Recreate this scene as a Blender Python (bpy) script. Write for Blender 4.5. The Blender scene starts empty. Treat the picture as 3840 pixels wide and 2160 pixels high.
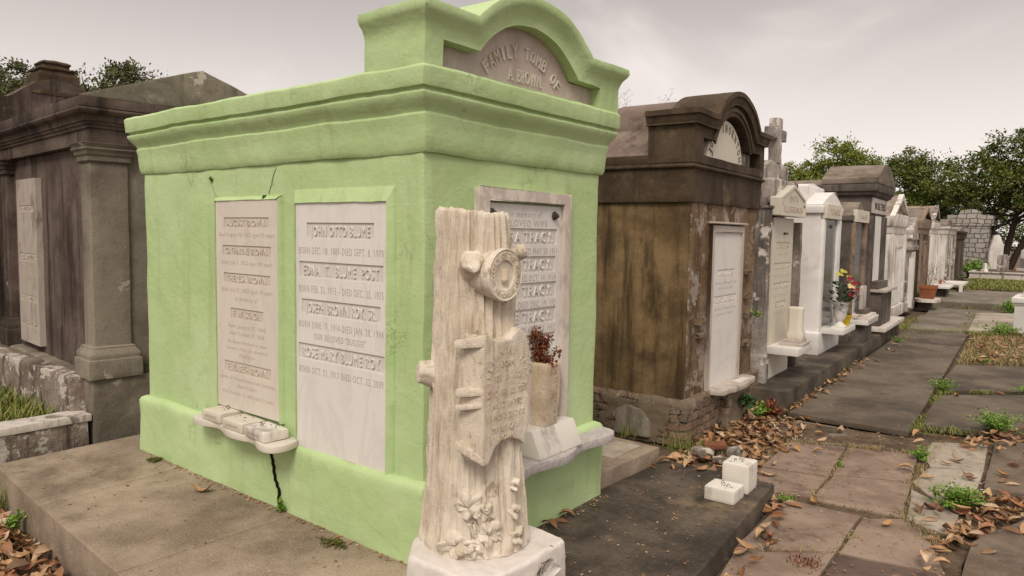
import bpy, bmesh, math, random
from mathutils import Vector, Matrix, noise
random.seed(7)
SC = bpy.context.scene
COL = SC.collection
PI = math.pi
rnd = random.random
def U(a, b): return a + (b - a) * random.random()

# ---------------------------------------------------------------- materials
MATS = {}
class NT:
    def __init__(s, name):
        s.m = bpy.data.materials.new(name); s.m.use_nodes = True
        s.t = s.m.node_tree; s.n = s.t.nodes; s.l = s.t.links
        s.b = s.n['Principled BSDF']
        s.P = s.n.new('ShaderNodeNewGeometry').outputs['Position']
        s.b.inputs['Specular IOR Level'].default_value = .25
        s.h = []
        MATS[name] = s.m
    def vec(s, sc, off=(0, 0, 0)):
        v = s.n.new('ShaderNodeMapping'); s.l.new(s.P, v.inputs[0])
        v.inputs['Scale'].default_value = sc if isinstance(sc, tuple) else (sc, sc, sc)
        v.inputs['Location'].default_value = off
        return v.outputs[0]
    def noise(s, sc=1., detail=5, rough=.6, off=(0, 0, 0), dist=0.):
        t = s.n.new('ShaderNodeTexNoise'); s.l.new(s.vec(sc, off), t.inputs['Vector'])
        t.inputs['Scale'].default_value = 1.; t.inputs['Detail'].default_value = detail
        t.inputs['Roughness'].default_value = rough; t.inputs['Distortion'].default_value = dist
        return t.outputs['Fac']
    def ramp(s, f, a, b, smooth=True):
        r = s.n.new('ShaderNodeMapRange'); s.l.new(f, r.inputs['Value'])
        r.interpolation_type = 'SMOOTHSTEP' if smooth else 'LINEAR'
        r.inputs['From Min'].default_value = a; r.inputs['From Max'].default_value = b
        return r.outputs['Result']
    def mul(s, a, b, op='MULTIPLY'):
        m = s.n.new('ShaderNodeMath'); m.operation = op
        for i, q in enumerate((a, b)):
            if isinstance(q, (int, float)): m.inputs[i].default_value = q
            else: s.l.new(q, m.inputs[i])
        return m.outputs[0]
    def mix(s, f, a, b):
        m = s.n.new('ShaderNodeMix'); m.data_type = 'RGBA'
        if isinstance(f, (int, float)): m.inputs[0].default_value = f
        else: s.l.new(f, m.inputs[0])
        for i, q in ((6, a), (7, b)):
            if isinstance(q, tuple): m.inputs[i].default_value = (*q, 1)
            else: s.l.new(q, m.inputs[i])
        return m.outputs[2]
    def bump(s, h, strength, dist):
        b = s.n.new('ShaderNodeBump'); b.inputs['Strength'].default_value = strength
        b.inputs['Distance'].default_value = dist; s.l.new(h, b.inputs['Height'])
        if s.h: s.l.new(s.h[-1], b.inputs['Normal'])
        s.h.append(b.outputs[0]); s.l.new(b.outputs[0], s.b.inputs['Normal'])
    def done(s, col, rough=.85):
        if isinstance(col, tuple): s.b.inputs['Base Color'].default_value = (*col, 1)
        else: s.l.new(col, s.b.inputs['Base Color'])
        s.b.inputs['Roughness'].default_value = rough
        return s.m

def weather(name, a, b, sc=2., stain=None, st=(.5, .7, 1.5), streak=None, sk=(.5, .75, .7), patch=None, pt=(.6, .64, 3.),
            bump=(60, .35, .004), coarse=(9, .4, .02), speck=.25, rough=.88, off=(0, 0, 0), moss=None, cracks=False):
    m = NT(name)
    c = m.mix(m.ramp(m.noise(sc, 6, .65, off), .35, .65), a, b)
    fine = m.noise(90, 3, .7)
    dk = tuple(x * .55 for x in a); lt = tuple(min(1, x * 1.35) for x in b)
    c = m.mix(m.mul(m.ramp(fine, .52, .75), speck), c, lt)
    c = m.mix(m.mul(m.ramp(fine, .48, .25), speck * 1.4), c, dk)
    if streak:
        f = m.noise((7, 7, .55), 6, .65, (3, 1, 0))
        c = m.mix(m.mul(m.ramp(f, sk[0], sk[1]), sk[2]), c, streak)
        f = m.noise((1.9, 1.9, .45), 7, .72, (7, 3, 0)); c = m.mix(m.mul(m.ramp(f, .54, .64), sk[2] * .8), c, streak)
    if stain:
        f = m.noise(st[2], 7, .7, (5.2, 2.1, 7.7))
        c = m.mix(m.mul(m.ramp(f, st[0], st[1]), .85), c, stain)
    if moss:
        f = m.noise(3.1, 7, .75, (1.2, 8.1, 3.7))
        c = m.mix(m.mul(m.ramp(f, .58, .75), .7), c, moss)
    if coarse: m.bump(m.noise(coarse[0], 6, .65), coarse[1], coarse[2])
    if patch:
        f = m.ramp(m.noise(pt[2], 8, .68, (9.1, 4.2, 1.1)), pt[0], pt[1])
        c = m.mix(m.mul(f, .9), c, patch); m.bump(f, .5, -.006)
    if cracks:
        v = m.n.new('ShaderNodeTexVoronoi'); v.feature = 'DISTANCE_TO_EDGE'; v.inputs['Scale'].default_value = 1.
        w = m.n.new('ShaderNodeVectorMath'); w.operation = 'ADD'
        nz = m.n.new('ShaderNodeTexNoise'); m.l.new(m.vec(2.5), nz.inputs['Vector']); nz.inputs['Scale'].default_value = 1
        m.l.new(m.vec(1.4), w.inputs[0]); m.l.new(nz.outputs['Color'], w.inputs[1]); m.l.new(w.outputs[0], v.inputs['Vector'])
        k = m.mul(m.ramp(v.outputs['Distance'], .012, .002), m.ramp(m.noise(1.3, 3, .5, (4, 4, 1)), .52, .62))
        c = m.mix(m.mul(k, .8), c, tuple(x * .25 for x in a)); m.bump(k, .6, -.01)
    m.bump(m.noise(bump[0], 4, .7), bump[1], bump[2])
    return m.done(c, rough)

def green_paint():
    m = NT('green_paint')
    c = m.mix(m.ramp(m.noise(1.3, 6, .65), .3, .7), (.37, .495, .225), (.45, .57, .305))
    c = m.mix(m.mul(m.ramp(m.noise((7, 7, .5), 6, .7, (2, 2, 2)), .52, .68), .42), c, (.30, .365, .17))
    c = m.mix(m.mul(m.ramp(m.noise((9, 9, 1.1), 6, .7, (7, 2, 5)), .60, .70), .30), c, (.50, .58, .40))
    c = m.mix(m.mul(m.ramp(m.noise(9, 7, .75), .64, .74), .35), c, (.54, .60, .44))
    c = m.mix(m.mul(m.ramp(m.noise(3.4, 8, .75, (6, 6, 2)), .67, .72), .5), c, (.28, .30, .16))
    v = m.n.new('ShaderNodeTexVoronoi'); v.feature = 'DISTANCE_TO_EDGE'; v.inputs['Scale'].default_value = 1.
    w = m.n.new('ShaderNodeVectorMath'); w.operation = 'MULTIPLY_ADD'; w.inputs[1].default_value = (1.3, 1.3, 1.3)
    nz = m.n.new('ShaderNodeTexNoise'); m.l.new(m.vec(3.1), nz.inputs['Vector']); nz.inputs['Scale'].default_value = 1; nz.inputs['Detail'].default_value = 6; nz.inputs['Roughness'].default_value = .65
    m.l.new(nz.outputs['Color'], w.inputs[0]); m.l.new(m.vec(1.6), w.inputs[2]); m.l.new(w.outputs[0], v.inputs['Vector'])
    k = m.mul(m.ramp(v.outputs['Distance'], .007, .001), m.ramp(m.noise(1.7, 3, .5, (4, 9, 1)), .58, .66))
    c = m.mix(m.mul(k, .5), c, (.22, .27, .10)); m.bump(k, .6, -.006)
    # trowelled, brushed render coat
    m.bump(m.noise(4, 5, .55), .5, .025)
    m.bump(m.noise(14, 6, .62), .45, .010)
    m.bump(m.noise((10, 10, 55), 4, .6, (3, 3, 3)), .22, .005)
    m.bump(m.noise(75, 3, .6), .22, .003)
    m.bump(m.ramp(m.noise(19, 4, .6, (5, 1, 2)), .70, .76), .5, -.004)
    return m.done(c, .7)

def marble(name, base, vein, dirt=None, amt=.4, dthr=(.5, .7), sc=2.5, rough=.45):
    m = NT(name)
    f = m.noise((sc, sc * 1.0, sc * .45), 7, .62, (1, 2, 3), 1.6)
    v = m.mul(m.ramp(f, .43, .5), m.ramp(f, .57, .5))
    c = m.mix(m.mul(v, amt), base, vein)
    c = m.mix(m.mul(m.ramp(m.noise(1.2, 5, .6, (6, 6, 6)), .4, .7), amt * .7), c, vein)
    if dirt:
        f = m.noise((4, 4, 1.6), 8, .72, (2.5, 1, 9))
        c = m.mix(m.mul(m.ramp(f, *dthr), .8), c, dirt)
    m.bump(m.noise(70, 3, .6), .2, .002)
    return m.done(c, rough)

def brickwork(name, a, b, mortar, stain):
    m = NT(name)
    sx = m.n.new('ShaderNodeSeparateXYZ'); m.l.new(m.P, sx.inputs[0])
    cb = m.n.new('ShaderNodeCombineXYZ'); m.l.new(m.mul(sx.outputs[0], sx.outputs[1], 'ADD'), cb.inputs[0]); m.l.new(sx.outputs[2], cb.inputs[1])
    nz = m.n.new('ShaderNodeTexNoise'); m.l.new(m.vec(6), nz.inputs['Vector']); nz.inputs['Scale'].default_value = 1
    va = m.n.new('ShaderNodeVectorMath'); va.operation = 'MULTIPLY_ADD'; va.inputs[1].default_value = (.05, .05, .05)
    m.l.new(nz.outputs['Color'], va.inputs[0]); m.l.new(cb.outputs[0], va.inputs[2])
    t = m.n.new('ShaderNodeTexBrick'); m.l.new(va.outputs[0], t.inputs['Vector'])
    t.inputs['Scale'].default_value = 1; t.inputs['Brick Width'].default_value = .21; t.inputs['Row Height'].default_value = .075
    t.inputs['Mortar Size'].default_value = .008; t.inputs['Mortar Smooth'].default_value = .3
    t.inputs['Color1'].default_value = (*a, 1); t.inputs['Color2'].default_value = (*b, 1); t.inputs['Mortar'].default_value = (*mortar, 1)
    pm = m.ramp(m.noise(3., 6, .65), .44, .50)
    c = m.mix(pm, t.outputs['Color'], m.mix(m.noise(5, 6, .7), stain, tuple(x * 1.6 for x in stain)))
    c = m.mix(m.mul(m.ramp(m.noise(5, 7, .7, (4, 1, 1)), .56, .66), .8), c, (.30, .27, .23))
    m.bump(m.mul(t.outputs['Fac'], m.mul(1, pm, 'SUBTRACT')), .9, -.02); m.bump(pm, .8, .012); m.bump(m.noise(14, 6, .7), .7, .02)
    return m.done(c, .9)

def rubble(name):
    m = NT(name)
    sx = m.n.new('ShaderNodeSeparateXYZ'); m.l.new(m.P, sx.inputs[0])
    cb = m.n.new('ShaderNodeCombineXYZ'); m.l.new(m.mul(sx.outputs[0], sx.outputs[1], 'ADD'), cb.inputs[0]); m.l.new(sx.outputs[2], cb.inputs[1])
    nz = m.n.new('ShaderNodeTexNoise'); m.l.new(m.vec(1.7), nz.inputs['Vector']); nz.inputs['Scale'].default_value = 1; nz.inputs['Detail'].default_value = 4
    va = m.n.new('ShaderNodeVectorMath'); va.operation = 'MULTIPLY_ADD'; va.inputs[1].default_value = (.28, .28, 0)
    m.l.new(nz.outputs['Color'], va.inputs[0]); m.l.new(cb.outputs[0], va.inputs[2])
    t = m.n.new('ShaderNodeTexBrick'); m.l.new(va.outputs[0], t.inputs['Vector']); t.inputs['Scale'].default_value = 1
    t.inputs['Brick Width'].default_value = .30; t.inputs['Row Height'].default_value = .235; t.inputs['Mortar Size'].default_value = .022; t.inputs['Mortar Smooth'].default_value = .6
    t.squash = 1.4; t.squash_frequency = 3; t.offset = .4
    t.inputs['Color1'].default_value = (.30, .275, .25, 1); t.inputs['Color2'].default_value = (.42, .385, .35, 1); t.inputs['Mortar'].default_value = (.10, .085, .072, 1)
    c = m.mix(m.mul(m.ramp(m.noise(5, 6, .7), .4, .7), .5), t.outputs['Color'], (.20, .18, .16))
    m.bump(t.outputs['Fac'], 1., -.04); m.bump(m.noise(20, 4, .6), .5, .01)
    return m.done(c, .9)

def leafy(name, cols, rough=.6, sub=.0):
    m = NT(name)
    ri = m.n.new('ShaderNodeNewGeometry').outputs['Random Per Island']
    oi = m.n.new('ShaderNodeObjectInfo').outputs['Random']
    f = m.mul(m.mul(ri, oi, 'ADD'), 1, 'MODULO')
    cr = m.n.new('ShaderNodeValToRGB'); m.l.new(f, cr.inputs[0])
    el = cr.color_ramp.elements
    el[0].color = (*cols[0], 1); el[1].color = (*cols[-1], 1)
    for i in range(1, len(cols) - 1):
        e = el.new(i / (len(cols) - 1)); e.color = (*cols[i], 1)
    c = m.mix(m.mul(m.ramp(m.noise(35, 4, .7), .4, .7), .35), cr.outputs[0], tuple(x * .5 for x in cols[0]))
    m.bump(m.noise(120, 2, .5), .3, .003)
    m.done(c, rough)
    return m.m

green_paint()
marble('marble_white', (.66, .63, .595), (.50, .475, .455), None, .3)
marble('marble_tan', (.61, .555, .485), (.49, .445, .395), (.36, .28, .20), .35, (.55, .8))
marble('marble_pediment', (.47, .385, .335), (.32, .27, .24), (.22, .175, .15), .4, (.5, .75))
marble('marble_frame', (.62, .55, .49), (.33, .27, .23), (.25, .18, .13), .5, (.6, .72))
marble('marble_block', (.66, .62, .56), (.6, .55, .5), (.28, .25, .205), .12, (.52, .68), 5)
marble('marble_base', (.64, .59, .545), (.48, .44, .41), (.42, .36, .29), .3, (.6, .78), 4)
marble('marble_coping', (.62, .56, .51), (.40, .36, .33), (.10, .08, .065), .4, (.54, .64), 3)
marble('marble_cream', (.58, .535, .445), (.47, .44, .365), (.30, .27, .20), .2, (.66, .85))
marble('marble_old', (.46, .40, .35), (.33, .29, .26), (.12, .095, .075), .4, (.52, .66))
marble('engraved_grey', (.40, .36, .325), (.34, .31, .28), None, .3)
marble('engraved_tan', (.45, .375, .31), (.38, .32, .27), None, .3)
marble('band_grey', (.585, .55, .515), (.52, .49, .46), None, .3)
marble('band_tan', (.535, .475, .405), (.47, .415, .355), None, .3)
weather('limestone', (.50, .40, .29), (.68, .59, .475), 3.2, stain=(.27, .19, .115), st=(.55, .72, 5.), streak=(.36, .265, .17), sk=(.54, .70, .55),
        bump=(110, .5, .004), coarse=(26, .5, .01), speck=.35)
def trunkstone():
    m = NT('trunk_stone')
    c = m.mix(m.ramp(m.noise(3, 6, .65), .35, .65), (.62, .53, .415), (.80, .72, .61))
    c = m.mix(m.mul(m.ramp(m.noise((16, 16, 2.2), 7, .72, (3, 1, 0)), .52, .68), .6), c, (.37, .27, .17))
    c = m.mix(m.mul(m.ramp(m.noise(6, 8, .78, (8, 1, 0)), .57, .68), .75), c, (.27, .195, .125))
    w = m.n.new('ShaderNodeTexWave'); w.bands_direction = 'Z'; w.inputs['Scale'].default_value = 46
    w.inputs['Distortion'].default_value = 3.5; w.inputs['Detail'].default_value = 3; w.inputs['Detail Scale'].default_value = 2.
    m.l.new(m.P, w.inputs['Vector'])
    m.bump(m.mul(w.outputs['Fac'], m.ramp(m.noise(7, 4, .6, (2, 2, 9)), .42, .62)), .34, .003)
    m.bump(m.noise((38, 38, 3.2), 7, .72), .9, .016); m.bump(m.ramp(m.noise((9, 9, 3), 8, .75, (1, 9, 4)), .60, .66), .7, -.012)
    m.bump(m.noise(65, 5, .75), .7, .007)
    return m.done(c, .92)
trunkstone()
weather('granite_grey', (.36, .33, .32), (.48, .44, .42), 30, speck=.6, bump=(140, .2, .002), coarse=None)
weather('slab_concrete', (.175, .132, .095), (.37, .295, .22), 1.1, stain=(.095, .072, .052), st=(.50, .72, 1.7), speck=.55, bump=(130, .5, .004), coarse=(12, .3, .01), rough=.8)
weather('slab_dark', (.036, .028, .021), (.105, .083, .062), 2.6, stain=(.185, .138, .088), st=(.56, .70, 1.5), speck=.5, bump=(130, .5, .004), coarse=(12, .3, .01), patch=(.035, .028, .022), pt=(.6, .7, 2.2))
weather('slab_concrete_dark', (.110, .080, .056), (.19, .145, .108), 2.2, stain=(.06, .048, .04), st=(.5, .7, 2.), speck=.5, bump=(110, .5, .005))
weather('path_dark', (.078, .060, .043), (.155, .124, .094), 1.2, stain=(.055, .043, .033), st=(.48, .65, 1.1), speck=.45, bump=(110, .5, .004), cracks=False)
weather('path_grey', (.13, .108, .085), (.22, .19, .155), 1.5, stain=(.10, .082, .063), st=(.46, .72, 1.6), speck=.4, bump=(90, .5, .004))
weather('path_pale', (.27, .23, .18), (.40, .345, .285), 1.9, stain=(.15, .125, .10), st=(.50, .72, 2.2), speck=.3)
weather('flagstone_red', (.18, .128, .095), (.285, .212, .163), 2.2, stain=(.090, .058, .042), st=(.52, .68, 2.1), speck=.3, bump=(80, .5, .005), coarse=(7, .5, .015), patch=(.27, .195, .148), pt=(.60, .74, 3.5))
weather('flagstone_dark', (.085, .055, .046), (.130, .088, .072), 2., stain=(.075, .05, .04), st=(.5, .66, 2.), speck=.3, bump=(80, .5, .005), coarse=(7, .5, .015))
weather('dirt', (.075, .05, .03), (.16, .11, .07), 6, speck=.5, bump=(60, 1., .012), coarse=(14, .8, .04), moss=(.06, .075, .018))
weather('stucco_purple', (.062, .044, .035), (.135, .100, .082), 1.8, streak=(.022, .017, .014), sk=(.50, .66, .9), stain=(.17, .125, .105), st=(.56, .72, 2.2), patch=(.30, .25, .2), pt=(.70, .73, 4.), speck=.3)
weather('stucco_grey', (.120, .102, .078), (.25, .215, .17), 1.6, streak=(.085, .070, .052), sk=(.54, .74, .7), stain=(.33, .30, .25), st=(.6, .74, 3.), patch=(.42, .37, .31), pt=(.62, .65, 3.2), speck=.35, cracks=False)
weather('stucco_peel', (.16, .12, .095), (.28, .23, .19), 3, streak=(.065, .048, .037), sk=(.48, .62, .85), patch=(.50, .45, .40), pt=(.52, .55, 5.), speck=.3, coarse=(9, .8, .03), cracks=False)
weather('stucco_brown', (.100, .064, .030), (.215, .145, .072), 2.2, streak=(.040, .024, .011), sk=(.46, .66, .9), stain=(.030, .018, .009), st=(.50, .72, 1.3), patch=(.22, .175, .125), pt=(.70, .73, 3.), speck=.35)
weather('stucco_brown_top', (.043, .028, .016), (.090, .062, .038), 2.2, streak=(.024, .015, .009), sk=(.5, .7, .7), stain=(.16, .118, .072), st=(.52, .74, 2.6), speck=.55, bump=(110, .6, .006), moss=(.085, .062, .028))
weather('stucco_brown_front', (.125, .075, .035), (.225, .16, .105), 2.2, streak=(.06, .038, .02), sk=(.5, .64, .85), patch=(.31, .26, .215), pt=(.51, .57, 4.2), speck=.35, coarse=(9, .8, .03), cracks=False)
weather('vault_stucco', (.13, .095, .075), (.20, .155, .13), 3., stain=(.075, .05, .035), st=(.5, .66, 3.), speck=.5)
brickwork('brick_old', (.17, .10, .06), (.22, .15, .10), (.10, .08, .06), (.12, .09, .062))
weather('cross_stucco', (.21, .18, .16), (.40, .36, .33), 2.4, streak=(.085, .068, .055), sk=(.47, .60, .85), patch=(.62, .57, .53), pt=(.55, .6, 5.), speck=.35, coarse=(9, .7, .03), stain=(.085, .07, .055), st=(.62, .68, 4.))
weather('cross_brown', (.15, .115, .095), (.28, .235, .20), 3.4, streak=(.06, .045, .035), sk=(.5, .64, .8), patch=(.5, .45, .41), pt=(.6, .63, 5.), speck=.4, moss=(.09, .085, .03))
weather('whitewash', (.60, .575, .55), (.70, .675, .655), 1.3, speck=.08, stain=(.50, .47, .44), st=(.5, .7, 2.2), bump=(60, .25, .003), coarse=(10, .25, .01), rough=.7)
weather('whitewash_dirty', (.50, .46, .42), (.68, .64, .60), 2., streak=(.19, .16, .13), sk=(.52, .66, .85), stain=(.13, .105, .085), st=(.64, .74, 3.), speck=.15)
weather('stone_dark', (.055, .043, .036), (.125, .102, .088), 2.4, streak=(.20, .17, .15), sk=(.60, .78, .6), patch=(.33, .29, .26), pt=(.71, .73, 5.), speck=.3)
weather('roof_stone', (.10, .078, .060), (.22, .18, .145), 2., stain=(.055, .04, .03), st=(.54, .68, 1.8), speck=.4)
weather('roof_mossy', (.17, .13, .10), (.30, .245, .20), 3., stain=(.08, .06, .04), st=(.52, .66, 3.), moss=(.14, .115, .04), speck=.4)
weather('ochre_stone', (.17, .12, .082), (.27, .20, .15), 2.4, stain=(.06, .045, .032), st=(.5, .64, 2.), speck=.3, streak=(.08, .055, .04))
weather('terracotta', (.24, .085, .04), (.32, .12, .055), 4, speck=.1)
weather('red_brick', (.17, .06, .035), (.24, .095, .055), 8, speck=.4)
weather('headstone_grey', (.115, .11, .105), (.15, .14, .135), 4, speck=.2, coarse=None)
rubble('rubble_stone')
def flat(name, c, rough=.6, metal=0., coat=0):
    m = NT(name); m.b.inputs['Metallic'].default_value = metal
    m.bump(m.noise(60, 3, .6), .25, .003)
    return m.done(m.mix(m.noise(20, 4, .6), tuple(x * .8 for x in c), c), rough)
flat('bronze', (.10, .095, .08), .4, .8); flat('crack_dark', (.012, .010, .006), 1.)
flat('crack_green', (.19, .23, .09), 1.)
flat('bark', (.040, .027, .020), .95); flat('stem_green', (.07, .12, .03)); flat('stem_dry', (.16, .10, .05)); flat('twig', (.20, .15, .11))
flat('yellow_foil', (.75, .52, .02), .35); flat('petal_yellow', (.55, .48, .10)); flat('petal_cream', (.75, .55, .28)); flat('petal_red', (.28, .02, .035)); flat('petal_pink', (.55, .16, .20)); flat('petal_white', (.8, .8, .72))
flat('glass_dark', (.11, .115, .13), .06)
MATS['glass_dark'].node_tree.nodes['Principled BSDF'].inputs['Specular IOR Level'].default_value = .8
leafy('dead_leaf', [(.18, .085, .045), (.32, .175, .085), (.44, .28, .145), (.51, .37, .23), (.37, .19, .08), (.25, .12, .06), (.55, .41, .28), (.19, .10, .06), (.42, .25, .11), (.12, .07, .045), (.33, .14, .07), (.27, .17, .10)])
leafy('dry_flower', [(.13, .025, .012), (.21, .05, .018), (.30, .12, .04), (.07, .015, .008), (.16, .035, .014)])
leafy('weed_leaf', [(.09, .17, .02), (.15, .27, .035), (.22, .33, .05), (.11, .22, .03)])
leafy('dark_leaf', [(.02, .05, .015), (.035, .08, .02), (.06, .11, .03)])
leafy('grass_blade', [(.11, .15, .025), (.21, .23, .045), (.30, .26, .09), (.15, .20, .03), (.11, .16, .025), (.18, .22, .04), (.34, .25, .11)])
leafy('dry_grass', [(.34, .24, .12), (.24, .19, .07), (.42, .31, .17), (.20, .21, .05)])
leafy('moss_tuft', [(.05, .075, .012), (.10, .10, .02), (.14, .10, .03)])
leafy('tree_leaf', [(.035, .06, .008), (.075, .115, .015), (.12, .165, .026), (.17, .19, .04), (.05, .085, .011), (.18, .15, .05), (.09, .13, .02)], .42)
leafy('tree_leaf_light', [(.08, .12, .014), (.16, .20, .026), (.25, .27, .05), (.12, .165, .02)], .45)
leafy('bush_leaf', [(.05, .06, .02), (.09, .095, .03), (.13, .125, .05)], .6)

# ---------------------------------------------------------------- things
def tag(o, label=None, cat=None, group=None, kind=None):
    for k, v in (('label', label), ('category', cat), ('group', group), ('kind', kind)):
        if v: o[k] = v
    return o
def thing(name, label, cat, loc=(0, 0, 0), rz=0., group=None):
    o = bpy.data.objects.new(name, None); COL.objects.link(o); o.empty_display_size = .1
    o.location = loc; o.rotation_euler = (0, 0, rz)
    return tag(o, label, cat, group)

class MB:
    def __init__(s): s.v = []; s.f = []
    def add(s, vs, fs, M=None):
        b = len(s.v)
        s.v += [tuple(M @ Vector(p)) for p in vs] if M is not None else [tuple(p) for p in vs]
        s.f += [tuple(b + i for i in f) for f in fs]; return s
    def merge(s, o, M=None): return s.add(o.v, o.f, M)
    def box(s, x0, x1, y0, y1, z0, z1):
        return s.add([(x0, y0, z0), (x1, y0, z0), (x1, y1, z0), (x0, y1, z0), (x0, y0, z1), (x1, y0, z1), (x1, y1, z1), (x0, y1, z1)],
                     [(0, 3, 2, 1), (4, 5, 6, 7), (0, 1, 5, 4), (1, 2, 6, 5), (2, 3, 7, 6), (3, 0, 4, 7)])
    def loft(s, rings, cap0=True, cap1=True, closed=True):
        n = len(rings[0]); vs = [p for r in rings for p in r]; fs = []
        for k in range(len(rings) - 1):
            for i in range(n if closed else n - 1):
                j = (i + 1) % n; fs.append((k * n + i, k * n + j, (k + 1) * n + j, (k + 1) * n + i))
        if cap0: fs.append(tuple(reversed(range(n))))
        if cap1: fs.append(tuple((len(rings) - 1) * n + i for i in range(n)))
        return s.add(vs, fs)
    def prof(s, x0, x1, y0, y1, P, cap0=True, cap1=True):          # stacked rectangular rings, P = [(z, offset)]
        return s.loft([[(x0 - o, y0 - o, z), (x1 + o, y0 - o, z), (x1 + o, y1 + o, z), (x0 - o, y1 + o, z)] for z, o in P], cap0, cap1)
    def prism(s, pts, ax, a, b):                                  # polygon extruded along an axis
        def P(p, t): return {'x': (t, p[0], p[1]), 'y': (p[0], t, p[1]), 'z': (p[0], p[1], t)}[ax]
        return s.loft([[P(p, a) for p in pts], [P(p, b) for p in pts]])
    def lathe(s, P, c=(0, 0, 0), n=24, sq=None):
        return s.loft([[(c[0] + r * math.cos(2 * PI * i / n), c[1] + r * math.sin(2 * PI * i / n), c[2] + z) for i in range(n)] for z, r in P])
    def tube(s, pts, rad, n=8, caps=True):
        rings = []; pts = [Vector(p) for p in pts]; up = Vector((0.13, .31, 1)).normalized()
        for i, p in enumerate(pts):
            d = (pts[min(i + 1, len(pts) - 1)] - pts[max(i - 1, 0)]).normalized()
            a = d.cross(up); a = a.normalized() if a.length > .05 else Vector((1, 0, 0)); b = d.cross(a)
            r = rad[i] if isinstance(rad, (list, tuple)) else rad
            rings.append([tuple(p + (a * math.cos(2 * PI * k / n) + b * math.sin(2 * PI * k / n)) * r) for k in range(n)])
        return s.loft(rings, caps, caps)
    def split(s, name, mat, parent=None, **k):
        """one object for each loose piece"""
        key = {}; idx = [key.setdefault(tuple(round(q, 5) for q in p), i) for i, p in enumerate(s.v)]; par = list(range(len(s.v)))
        def find(i):
            while par[i] != i: par[i] = par[par[i]]; i = par[i]
            return i
        for f in s.f:
            for v in f[1:]: par[find(idx[f[0]])] = find(idx[v])
        g = {}
        for f in s.f: g.setdefault(find(idx[f[0]]), []).append(f)
        out = []
        for fs in g.values():
            used = sorted({v for f in fs for v in f}); mp = {v: i for i, v in enumerate(used)}
            out.append(MB().add([s.v[v] for v in used], [tuple(mp[v] for v in f) for f in fs]).obj(name, mat, parent, **k))
        return out
    def obj(s, name, mat, parent=None, smooth=None, bevel=0., dens=0., amp=0., freq=3., loc=None, weld=True, mod_bevel=0.):
        me = bpy.data.meshes.new(name); me.from_pydata(s.v, [], s.f)
        if weld or bevel or dens:
            bm = bmesh.new(); bm.from_mesh(me)
            if weld: bmesh.ops.remove_doubles(bm, verts=bm.verts, dist=.0002)
            bmesh.ops.recalc_face_normals(bm, faces=bm.faces)
            if bevel:
                es = [e for e in bm.edges if len(e.link_faces) == 2 and e.calc_face_angle(0) > .5]
                bmesh.ops.bevel(bm, geom=es, offset=bevel, segments=2, profile=.6, affect='EDGES', clamp_overlap=True)
            if dens:
                big = [f for f in bm.faces if len(f.verts) > 4]
                if big: bmesh.ops.triangulate(bm, faces=big)
                for _ in range(7):
                    es = [e for e in bm.edges if e.calc_length() > dens]
                    if not es or len(bm.verts) > 90000: break
                    bmesh.ops.subdivide_edges(bm, edges=es, cuts=1, use_grid_fill=True)
                big = [f for f in bm.faces if len(f.verts) > 4]
                if big: bmesh.ops.triangulate(bm, faces=big)
                if amp:
                    o3 = Vector((hash(name) % 1 + 3.3, 1.7, 9.2))
                    for v in bm.verts:
                        p = v.co
                        v.co = p + noise.noise_vector(p * freq + o3) * amp + noise.noise_vector(p * freq * 3.7) * amp * .4
            bm.to_mesh(me); bm.free()
        if smooth is None: smooth = bool(bevel or dens)
        if smooth:
            me.shade_smooth()
            me.set_sharp_from_angle(angle=math.radians(smooth if smooth > 1 else 38))
        for q in (mat if isinstance(mat, (list, tuple)) else [mat]): me.materials.append(MATS[q])
        o = bpy.data.objects.new(name, me); COL.objects.link(o)
        if parent: o.parent = parent
        if loc: o.location = loc
        if mod_bevel:
            b = o.modifiers.new('edge', 'BEVEL'); b.width = mod_bevel; b.segments = 2; b.limit_method = 'ANGLE'; b.angle_limit = .6
            me.shade_smooth(); me.set_sharp_from_angle(angle=math.radians(40))
        return o
def structure(mb, name, mat, **k): return tag(mb.obj(name, mat, **k), kind='structure')

TXT = {}
def text(s, h, w=None, ext=.003):
    """outline letters as (u, v, depth) vertices, centred, h tall and w wide"""
    k = s
    if k not in TXT:
        cu = bpy.data.curves.new('t', 'FONT'); cu.body = s; cu.size = 1; cu.extrude = .5; cu.resolution_u = 2; cu.offset = -.006; cu.space_character = 1.22
        ob = bpy.data.objects.new('t', cu); COL.objects.link(ob)
        me = bpy.data.meshes.new_from_object(ob.evaluated_get(bpy.context.evaluated_depsgraph_get()))
        TXT[k] = ([tuple(v.co) for v in me.vertices], [tuple(p.vertices) for p in me.polygons])
        bpy.data.objects.remove(ob); bpy.data.curves.remove(cu); bpy.data.meshes.remove(me)
    vs, fs = TXT[k]
    if not vs: return [], []
    x0 = min(v[0] for v in vs); x1 = max(v[0] for v in vs)
    sy = h / .73; sx = (w / (x1 - x0)) if w else sy
    return [((v[0] - (x0 + x1) / 2) * sx, (v[1] - .365) * sy, (v[2] + .5) * ext) for v in vs], fs
def pmap(o, org):
    if o == 'S': return lambda u, v, w: (org[0] + u, org[1] - w, org[2] + v)
    return lambda u, v, w: (org[0] + w, org[1] + u, org[2] + v)
def puttext(mb, P, s, u, v, h, w=None, ext=.003, base=0., rot=0.):
    vs, fs = text(s, h, w, ext); c, n = math.cos(rot), math.sin(rot)
    mb.add([P(u + a * c - b * n, v + a * n + b * c, base + d) for a, b, d in vs], fs)
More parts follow.
